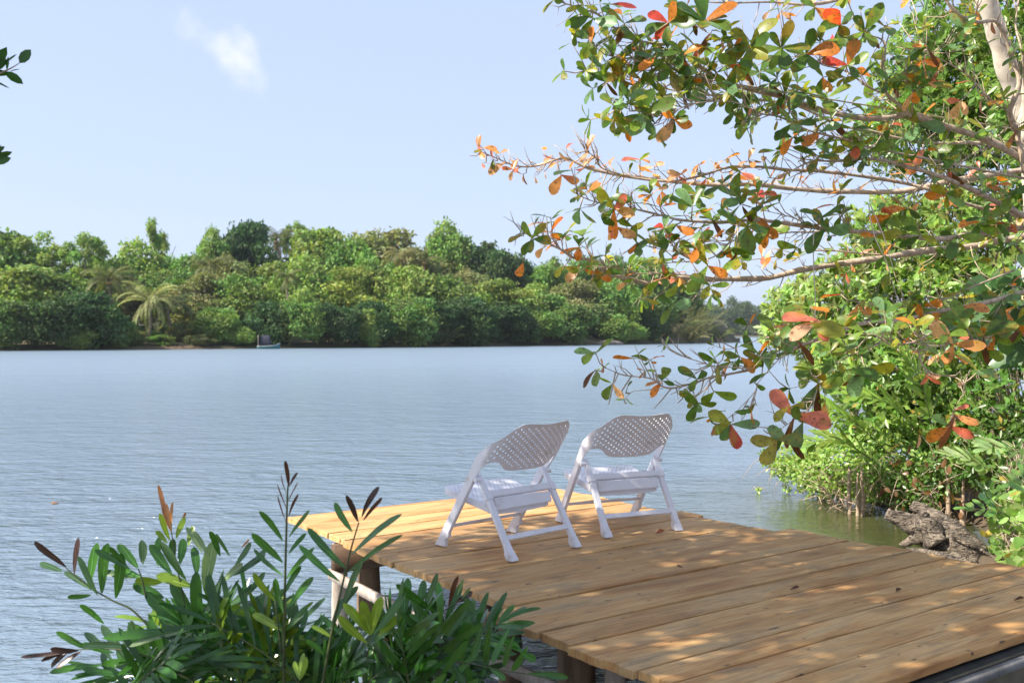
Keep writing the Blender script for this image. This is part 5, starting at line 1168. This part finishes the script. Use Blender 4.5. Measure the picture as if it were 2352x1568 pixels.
Br([(1382, 840), (1403, 850), (1437, 862), (1495, 869), (1523, 888), (1553, 890), (1598, 878), (1629, 867), (1673, 859), (1726, 847), (1763, 823), (1794, 812), (1828, 799), (1870, 782), (1924, 760), (1990, 741), (2060, 737), (2128, 722), (2200, 706), (2260, 696), (2352, 670), (2450, 640)], 5.0, 6.2, 1.2, 12, .7, 'mixed')
Br([(1523, 792), (1553, 812), (1605, 830), (1639, 840), (1673, 843), (1726, 847)], 5.1, 5.2, 2.0, 3, .7, 'young', False)
Br([(1636, 792), (1673, 802), (1708, 792), (1763, 775), (1800, 788), (1828, 799)], 5.4, 5.4, 1, 2.5, .4, 'mixed', False)
Br([(1434, 919), (1451, 900), (1478, 896), (1523, 892)], 5.1, 5.05, 1, 2, .3, 'young', False)
Br([(1643, 980), (1690, 946), (1735, 898), (1745, 874), (1797, 816)], 5.1, 5.2, 1, 2.6, .6, 'mixed', False)
Br([(1773, 997), (1794, 984), (1845, 950), (1859, 936), (1876, 898), (1883, 864), (1887, 857), (1938, 823), (1990, 800)], 5.0, 5.5, 1.2, 3.5, .6, 'mixed', False)
Br([(1811, 893), (1852, 881), (1887, 857)], 5.2, 5.2, 1, 2, .8, 'green', False)
Br([(1887, 752), (1940, 768), (2006, 768), (2040, 790), (2075, 790), (2112, 780), (2136, 766)], 5.2, 5.5, 2, 5, 1.0, 'mixed', False)
Br([(2188, 950), (2202, 922), (2215, 898), (2212, 881), (2195, 867), (2143, 857), (2116, 833), (2109, 809), (2085, 792)], 5.3, 5.5, 1, 3, .6, 'red', False)
Br([(2080, 785), (2150, 795), (2190, 785), (2250, 780), (2300, 760), (2400, 720)], 5.5, 6.2, 3, 6, .9, 'mixed', False)
Br([(1700, 470), (1760, 485), (1820, 500), (1850, 515)], 5.6, 5.8, 1, 3, .9, 'green', False)
Br([(1930, 490), (1945, 515), (1960, 530)], 5.9, 5.9, 1, 3, 1, 'green', False)
Br([(1950, 690), (2000, 700), (2080, 705), (2160, 690), (2230, 660), (2330, 620)], 6.0, 6.4, 1.3, 5, .7, 'green', False)
# stems at the right and top
Br([(2162, -8), (2195, 32), (2243, 53), (2284, 51), (2307, 90), (2323, 138), (2339, 193), (2317, 260), (2333, 305), (2345, 353), (2380, 430)], 5.8, 6.3, 6, 14, .7, 'mixed')
Br([(1979, 80), (2024, 93), (2031, 122), (2024, 160), (2034, 183), (2034, 215), (2060, 240), (2089, 268)], 5.7, 5.9, 3, 8, 1.0, 'green', False)
Br([(2101, 64), (2114, 112), (2098, 135), (2079, 180), (2095, 209), (2092, 262)], 5.8, 5.9, 2, 5, .9, 'mixed', False)
Br([(2240, 20), (2227, 61), (2162, 112), (2098, 138)], 5.9, 5.9, 1.2, 2.5, .7, 'mixed', False)
Br([(2100, 110), (2140, 128), (2190, 155), (2227, 180), (2275, 231), (2317, 260)], 5.8, 6.0, 2, 4, .8, 'mixed', False)
Br([(1780, -8), (1793, 60), (1800, 105)], 5.4, 5.5, 2, 2, .5, 'green', False)
Br([(1681, 106), (1740, 108), (1793, 112), (1861, 135), (1890, 151), (1940, 165), (2000, 205), (2034, 215)], 5.4, 5.8, 1.5, 5, 1.1, 'green', False)
Br([(1560, 40), (1620, 75), (1680, 104)], 5.4, 5.4, 1.2, 2, 1.0, 'green', False)
Br([(1600, 5), (1668, 9), (1777, 7), (1842, 13), (1906, 6), (2000, -20)], 7.0, 7.2, 2, 9, .8, 'red', False)
Br([(1940, -10), (1960, 40), (1990, 85)], 5.7, 5.7, 3, 3, 1.0, 'green', False)
Br([(2340, -10), (2330, 60), (2345, 120), (2352, 200)], 5.9, 6, 3, 6, .6, 'mixed', False)
Br([(2160, 430), (2200, 380), (2240, 350), (2291, 334)], 6.0, 6.2, 2, 4, .9, 'mixed', False)
Br([(2050, 460), (2100, 440), (2146, 401)], 5.9, 6.0, 2, 3.5, .9, 'mixed', False)
PAL = {'green': [((.085, .175, .030), 5), ((.16, .26, .035), 3.4), ((.28, .30, .03), 1.5), ((.15, .28, .12), 1.5), ((.66, .22, .03), .5), ((.13, .055, .03), .45), ((.60, .07, .05), .2)],
       'mixed': [((.09, .19, .03), 2.6), ((.18, .29, .04), 2.8), ((.32, .33, .035), 1.2), ((.20, .36, .15), 1.4), ((.70, .24, .04), 1.0), ((.16, .065, .035), .4), ((.60, .15, .09), .3), ((.78, .42, .22), .6)],
       'red': [((.72, .30, .10), 2.5), ((.62, .18, .12), 1.0), ((.80, .46, .28), 2.8), ((.30, .28, .04), .8), ((.15, .24, .06), .9), ((.20, .08, .04), .5)],
       'young': [((.28, .45, .09), 4), ((.45, .22, .12), 1.2), ((.12, .20, .04), 1)], 'none': [((.1, .18, .03), 1)]}
def pick(pal):
    L_ = PAL[pal]; r = random.uniform(0, sum(w for _, w in L_))
    for c, w in L_:
        r -= w
        if r <= 0: return np.array(c)
    return np.array(L_[0][0])
OBO = [(0, .06), (.15, .30), (.4, .72), (.65, 1.0), (.82, .95), (.94, .6), (1, .12)]
LV = {'g': [[], [], [], [], [], [], []], 'r': [[], [], [], [], [], [], []]}
twg = MB(); samples = []
def leaf(p, dr, nr, L, W, c, curl):
    k = 'r' if c[0] > c[1] * 1.25 else 'g'; A_ = LV[k]
    for a, v in zip(A_, (p, dr, nr, L, W, c, curl)): a.append(v)
def cluster(p, ax, n, size, pal, spread=1.0):
    sx, sy = CX + F * p.x / p.y, HY - F * (p.z - CAMZ) / p.y
    if sx < 1565 and sy > 900 and pal != 'young': return      # nothing hangs in front of the chairs
    ax = Vector(ax).normalized()
    for i in range(n):
        a = 2.4 * i + random.uniform(-.4, .4); u = ax.orthogonal().normalized(); v = ax.cross(u); rd = u * math.cos(a) + v * math.sin(a)
        c = pick(pal); dead = c[0] < .25 and c[0] > c[1] * 1.3
        L = size * random.uniform(.62, 1.12) * (.6 if pal == 'young' else 1); dr = ax * random.uniform(.1, .9) + rd * spread + Vector((0, 0, -.35 if c[0] > c[1] else -.05)) + (Vector((0, 0, -1.2)) if dead else Vector((0, 0, 0)))
        nr = (ax - rd * .3 + Vector((0, 0, .35))) + Vector((random.uniform(-.4, .4), random.uniform(-.6, .1), random.uniform(-.2, .4)))
        leaf(p - ax * random.uniform(0, .02), dr, nr, L, L * random.uniform(.18, .27) * (.6 if dead or pal == 'young' else 1), np.clip(c * random.uniform(.78, 1.25), 0, .95), random.uniform(-.05, .35) + (.5 if dead else 0))
SIZE = 1.0
for (pts, dl, dr_, r0, r1, dens, pal, join) in BR:
    n = len(pts); P3 = [at(x, y, dl + (dr_ - dl) * i / (n - 1) + .05 * math.sin(i * 1.7 + x)) for i, (x, y) in enumerate(pts)]
    if join: P3.append(Vector((3.97, 6.62, max(P3[-1].z - .15, 1.2))))
    pc = crom(P3, 4); m = len(pc); dd = [p.y for p in pc]
    rr = [(r0 + (r1 - r0) * (i / (m - 1)) ** .8) * .5 / F * dd[i] * (1 + .12 * math.sin(i * 1.1 + r0 * 5)) for i in range(m)]
    mb = MB(); mb.tube(pc, rr, 8 if r1 > 6 else 5, rough=.08)
    if r1 >= 6: tpart(mb, 'branch', M_BARK)
    else: twg.v += [v for v in mb.v]; twg.f += [tuple(i + twg.n for i in f) for f in mb.f]; twg.n += mb.n; twg.c += mb.c
    length = sum((a - b).length for a, b in zip(pc, pc[1:])); nt = max(1, int(length * dens * 16.5))
    if dens == 0: continue
    tipax = (pc[0] - pc[2]); cluster(pc[0], tipax, 4 if pal != 'red' else 2, .10, 'young' if pal in ('mixed', 'young') else pal)
    for k in range(int(nt * .9)):      # bare wiry twigs
        t = random.random(); i = min(int(t * (m - 1)), m - 2); p = pc[i].lerp(pc[i + 1], t * (m - 1) - i); tg = (pc[i] - pc[i + 1]).normalized()
        o1 = (Vector((0, 0, random.choice([1, 1, -.6]))) + tg * random.uniform(.4, 1.8) + Vector((0, random.uniform(-.7, .7), 0))).normalized(); l1 = random.uniform(.05, .20)
        q1 = p + o1 * l1 * .5; q2 = q1 + (o1 + Vector(rvec(1)[0]) * .5).normalized() * l1 * .5; twg.tube([p, q1, q2], [.0034, .0026, .0012], 4)
        if random.random() < .5: twg.tube([q1, q1 + (o1 + Vector(rvec(1)[0]) * .9).normalized() * l1 * .5], [.0022, .001], 3)
    for k in range(nt):
        t = (k + random.random()) / nt; i = min(int(t * (m - 1)), m - 2); 
        p = pc[i].lerp(pc[i + 1], t * (m - 1) - i)
        tg = (pc[i] - pc[i + 1]).normalized(); sgn = random.choice([1, 1, -1]); 
        off = Vector((0, 0, 1)) * sgn * random.uniform(.4, 1) + Vector((0, random.uniform(-.9, .9), 0)) + tg * random.uniform(.2, 1.4)
        Lt = random.uniform(.04, .20) * (1 if pal != 'red' else .75); q = p + off.normalized() * Lt; bend = p.lerp(q, .5) + Vector((random.uniform(-.02, .02), random.uniform(-.02, .02), -.015))
        twg.tube([p, bend, q], [.0042, .0032, .0022], 4)
        if random.random() < (.18 if pal != 'red' else .35): continue
        cluster(q, (q - bend), random.choice([1, 2, 3, 3, 4, 5]) if pal in ('green', 'mixed') else random.choice([1, 1, 2, 3]), .110 * SIZE if pal != 'red' else .088, pal)
# clusters read off the photograph: (x, y, leaves, size, palette)
SPOT = [(1340, 12, 4, .12, 'mixed'), (1362, 45, 3, .17, 'green'), (1400, 8, 5, .17, 'green'), (1352, 92, 5, .15, 'green'), (1320, 80, 3, .13, 'green'), (1291, 164, 4, .10, 'mixed'), (1343, 163, 5, .09, 'mixed'), (1388, 160, 3, .15, 'green'), (1435, 55, 5, .15, 'green'), (1470, 92, 5, .17, 'green'), (1532, 55, 7, .18, 'green'), (1618, 48, 9, .19, 'green'), (1600, 110, 5, .13, 'mixed'), (1655, 90, 5, .12, 'young'),
        (1390, 190, 4, .12, 'green'), (1445, 165, 4, .15, 'green'), (1505, 130, 4, .14, 'green'), (1540, 160, 5, .15, 'green'), (1405, 240, 4, .10, 'mixed'), (1445, 235, 3, .12, 'green'), (1480, 260, 7, .17, 'green'), (1500, 225, 5, .15, 'green'), (1548, 275, 4, .15, 'mixed'), (1615, 195, 5, .15, 'mixed'), (1645, 168, 5, .15, 'green'), (1540, 215, 5, .14, 'green'), (1720, 105, 8, .19, 'green'), (1745, 165, 7, .17, 'green'), (1690, 150, 5, .15, 'green'),
        (1793, 112, 7, .18, 'green'), (1850, 125, 6, .18, 'green'), (1900, 105, 6, .18, 'green'), (1925, 60, 7, .18, 'green'), (1870, 20, 5, .17, 'green'), (1985, 70, 6, .17, 'green'), (1945, 150, 6, .17, 'green'), (1850, 215, 5, .16, 'green'), (1800, 215, 6, .16, 'green'), (1900, 225, 5, .16, 'green'), (1820, 280, 5, .16, 'mixed'), (1880, 305, 2, .14, 'mixed'), (2030, 60, 5, .15, 'green'), (2060, 170, 5, .15, 'green'), (2130, 190, 3, .15, 'red'), (2118, 200, 4, .16, 'green'), (2110, 285, 4, .20, 'green'), (2120, 345, 2, .20, 'red'), (2205, 235, 3, .13, 'red'),
        (1988, 350, 4, .19, 'green'), (1878, 358, 3, .17, 'green'), (1785, 345, 2, .15, 'green'), (1720, 415, 4, .14, 'mixed'), (1700, 395, 3, .14, 'mixed'), (1470, 362, 3, .13, 'red'), (1160, 372, 1, .15, 'red'), (1290, 405, 2, .13, 'red'), (1410, 480, 6, .16, 'mixed'), (1395, 455, 3, .14, 'mixed'), (1600, 450, 7, .16, 'green'), (1590, 470, 5, .15, 'green'), (1700, 450, 4, .15, 'green'), (1715, 520, 6, .17, 'green'), (1690, 590, 6, .16, 'mixed'), (1625, 610, 3, .18, 'mixed'), (1600, 570, 6, .15, 'mixed'), (1545, 700, 4, .16, 'green'), (1630, 655, 4, .15, 'green'), (1560, 655, 4, .13, 'mixed'), (1500, 645, 2, .16, 'red'),
        (1385, 628, 3, .12, 'mixed'), (1440, 645, 1, .09, 'red'), (1330, 610, 2, .13, 'red'), (1295, 612, 2, .12, 'mixed'), (1700, 820, 4, .14, 'mixed'), (1562, 908, 4, .13, 'mixed'), (1604, 925, 4, .12, 'green'), (1680, 975, 5, .15, 'green'), (1640, 900, 2, .14, 'mixed'), (1600, 870, 3, .12, 'green'), (1480, 850, 4, .11, 'young'), (1440, 925, 3, .10, 'mixed'), (1825, 955, 3, .19, 'red'), (1845, 970, 4, .15, 'green'), (1785, 1010, 3, .15, 'red'), (1805, 1000, 3, .15, 'green'), (1780, 765, 5, .14, 'mixed'), (1830, 780, 4, .16, 'mixed'), (1880, 735, 5, .19, 'red'), (1860, 745, 4, .17, 'green'),
        (1970, 700, 2, .16, 'red'), (1985, 760, 4, .17, 'mixed'), (1945, 800, 3, .16, 'mixed'), (1945, 850, 3, .18, 'green'), (1880, 880, 5, .18, 'green'), (1990, 850, 3, .18, 'mixed'), (2190, 790, 3, .19, 'red'), (2205, 705, 2, .18, 'red'), (2210, 745, 5, .17, 'green'), (2260, 770, 6, .19, 'green'), (2300, 690, 5, .18, 'green'), (2320, 740, 5, .18, 'green'), (2195, 950, 2, .19, 'red'), (2180, 980, 4, .16, 'mixed'), (2250, 850, 3, .17, 'mixed'), (2250, 510, 5, .17, 'mixed'), (2200, 540, 2, .17, 'mixed'), (2320, 450, 4, .17, 'mixed'), (2240, 600, 3, .15, 'green'), (2120, 700, 3, .15, 'green'), (2110, 540, 4, .17, 'green'), (1895, 525, 4, .17, 'green'), (1885, 495, 4, .15, 'green'), (2010, 545, 3, .15, 'mixed'), (1760, 530, 5, .16, 'green')]
allp = []
for (pts, dl, dr_, *_r) in BR:
    n = len(pts)
    for i in range(n - 1):
        for q in range(4):
            t = (i + q / 4) / (n - 1); x = pts[i][0] + (pts[i + 1][0] - pts[i][0]) * q / 4; y = pts[i][1] + (pts[i + 1][1] - pts[i][1]) * q / 4; allp.append((x, y, dl + (dr_ - dl) * t))
for (x, y, n, s, pal) in SPOT:
    b = min(allp, key=lambda a: (a[0] - x) ** 2 + (a[1] - y) ** 2); d = b[2] - .06; p = at(x, y, d); q = at(b[0], b[1], b[2])
    if (p - q).length > .012: twg.tube([q, q.lerp(p, .5) + Vector((0, .01, -.01)), p], [.0042, .0035, .0025], 4)
    ax = (p - q) if (p - q).length > .05 else Vector((-.5, -.4, .6)); cluster(p, ax + Vector((-.02, -.04, .02)), max(1, n - (1 if n > 3 else 0)), s * .92, pal)
tpart(twg, 'twigs', M_BARK, smooth=True)
for k, nm, lab in (('g', 'foliage', None), ('r', 'autumn_foliage', 'orange, red and brown leaves among the green ones')):
    A_ = [np.array(a) for a in LV[k]]; mb = MB(); mb.leaves(A_[0], A_[1], A_[2], A_[3], A_[4], OBO, A_[6], .26, A_[5], .07)
    o = tpart(mb, nm, M_LEAF, lab, smooth=False)
# hanging pale aerial twigs
mb = MB()
for pts in ([(1994, 318 + 150), (2002, 520), (2015, 560), (2035, 600), (2050, 650), (2066, 700)], [(1998, 470), (2028, 540), (2040, 580), (2052, 620)], [(1868, 530), (1868, 600), (1872, 680), (1880, 760), (1950, 800)]):
    p = crom([at(x, y, 5.8) for x, y in pts], 4); mb.tube(p, [.004 - .0025 * i / len(p) for i in range(len(p))], 5)
tpart(mb, 'hanging_twigs', M_PALEBARK)

# ------------------------------------------------------------------ shade tree standing left of the camera
random.seed(13); RNG = np.random.default_rng(13)
LB = Vector((-4.4, 1.6, .15)); lt = empty('shade_tree', LB, 0, 'tree left of the viewpoint showing only a few dark leaf tips at the left edge', 'tree')
mb = MB(); lk = crom([tuple(LB - Vector((0, 0, .4))), (-4.3, 1.7, 1.5), (-4.5, 2.2, 3), (-4.4, 2.8, 4.5), (-4.2, 3.2, 6.2)], 4); mb.tube(lk, [.15 - .006 * i for i in range(len(lk))], 12, rough=.05)
def outside(p, m_=.05):     # keeps the picture itself clear of this tree
    if p[1] < .3: return abs(p[0]) > .8
    return p[0] < -.514 * p[1] - m_ - .12 or p[2] > CAMZ + .345 * p[1] + .22
SD = np.array(SUN); lf = MB()
cc_ = []
for k in range(86):
    u = random.uniform(-.4, 2.9); v = random.uniform(1.25, 4.6); P0 = np.array(DO + UX * u + VX * v) + np.array([0, 0, DZ]); t_ = random.uniform(4.8, 7.4); c = P0 + SD * t_; cc_.append(c)
for k in range(11):
    P0 = np.array([random.uniform(-2.2, .6), random.uniform(3.4, 4.5), random.uniform(.3, 1.0)]); c = P0 + SD * random.uniform(2.6, 5.0); cc_.append(c)
for c in cc_:
    r = random.uniform(.22, .42); n = int(95 * (r / .3) ** 2); d_ = rvec(n); p = c + d_ * RNG.uniform(.3, 1, (n, 1)) ** .5 * r * np.array([1, 1, .75])
    ok = np.array([outside(q) for q in p]); p = p[ok]; d_ = d_[ok]; n = len(p)
    if not n: continue
    L = RNG.uniform(.08, .15, n); lf.leaves(p, d_ * .7 + rvec(n, -.1), d_ * .3 + rvec(n) * .5 + np.array([0, 0, .9]), L, L * .24, [(0, .1), (.3, .9), (.7, .85), (1, .05)], .15, .15, cvar(FG, n, .25, .1))
    bp = min(lk, key=lambda q: (q - Vector(c)).length + abs(q.z - c[2]) * .5); mid = bp.lerp(Vector(c), .5) + Vector((0, 0, .15))
    path = crom([tuple(bp), tuple(mid), tuple(c)], 4)
    if all(outside(q) for q in path): mb.tube(path, [.035 - .0035 * i for i in range(len(path))], 5)
# the tips that reach into the left edge of the picture
d = 4.3; e = lambda x, y: at(.214 * x, 67 + .214 * y, d)
tips = [((-60, 470), (75, 195), 150), ((-70, 455), (95, 330), 120), ((70, 465), (255, 590), 95), ((-120, 480), (120, 480), 90), ((-90, 540), (110, 637), 22), ((60, 372), (187, 274), 26), ((85, 445), (98, 300), 34), ((222, 370), (338, 226), 112), ((118, 458), (222, 433), 12), ((-60, 1340), (56, 1262), 60), ((-70, 1390), (136, 1322), 70), ((-50, 1440), (122, 1384), 90), ((-40, 1290), (22, 1245), 16)]
B = [e(*a) for a, b, w_ in tips]; D = [e(*b) - e(*a) for a, b, w_ in tips]
nn_ = np.array([(random.uniform(-.3, .3), -1, random.uniform(-.3, .5)) for _ in tips])
lf.leaves(np.array([tuple(b) for b in B]), np.array([tuple(x) for x in D]), nn_, np.array([x.length for x in D]), np.array([w_ * .214 / F * d / 2 for _, _, w_ in tips]), [(0, .08), (.2, .75), (.5, 1), (.8, .7), (1, .02)], .05, .15, cvar((.035, .10, .015), len(tips), .15, .05))
for pts in ([(-2600, 900), (-1200, 640), (-120, 500), (85, 448), (222, 370)], [(-2600, 1500), (-1300, 1460), (-200, 1420), (-60, 1380)]):
    p = crom([e(*q) for q in pts], 5); p = [Vector((q.x, q.y - .0, q.z)) for q in p]; mb.tube(p, [.016 - .0145 * (i / (len(p) - 1)) ** .5 for i in range(len(p))], 6)
mb.build('trunk', M_BARK, lt, smooth=True, loc=LB).location = (0, 0, 0)
lf.build('crown', M_FERN, lt, loc=LB).location = (0, 0, 0)

# ------------------------------------------------------------------ small things: fallen leaves and scraps
random.seed(3); RNG = np.random.default_rng(3)
def scrap(px, py, L, col, lab, water=False, k=0):
    p = on_plane(px, py, .006 if water else DZ + .006); mb = MB(); a = random.uniform(0, 3.1)
    mb.leaves(np.array([[0, 0, .003]]), np.array([[math.cos(a), math.sin(a), .02]]), np.array([[.1, -.1, 1]]), np.array([L]), np.array([L * .3]), OBO, np.array([-.22 if not water else .0]), .35 if not water else .08, np.array([col]), .05)
    o = mb.build('fallen_leaf', M_LEAF); o.location = p; tag(o, lab, 'leaf', 'fallen leaves'); return o
scrap(1507, 1182 + 75 - 30, .07, (.35, .12, .04), 'curled red brown leaf lying on the planks between the legs of the right chair')
scrap(118, 1158, .13, (.40, .25, .16), 'orange leaf floating alone on the open water at the left', True)
scrap(1390, 1562, .12, (.55, .30, .16), 'pale brown leaf floating at the bottom below the deck edge', True)
scrap(2070, 1145, .14, (.6, .3, .05), 'orange leaf floating near the mangrove roots', True); scrap(1990, 1156, .14, (.65, .38, .06), 'yellow orange leaf floating at the edge of the creeper', True)
for i, (x, y, l_) in enumerate(((1815, 1356, .05), (2330, 1380, .05), (1570, 1305, .035), (2060, 1360, .04))):
    scrap(x, y, l_, (.12, .055, .03), ['small dark scrap of leaf near the middle of the deck', 'dark leaf scrap near the right edge of the deck', 'tiny brown scrap beside the right chair on the deck', 'small brown leaf scrap toward the right of the deck'][i])
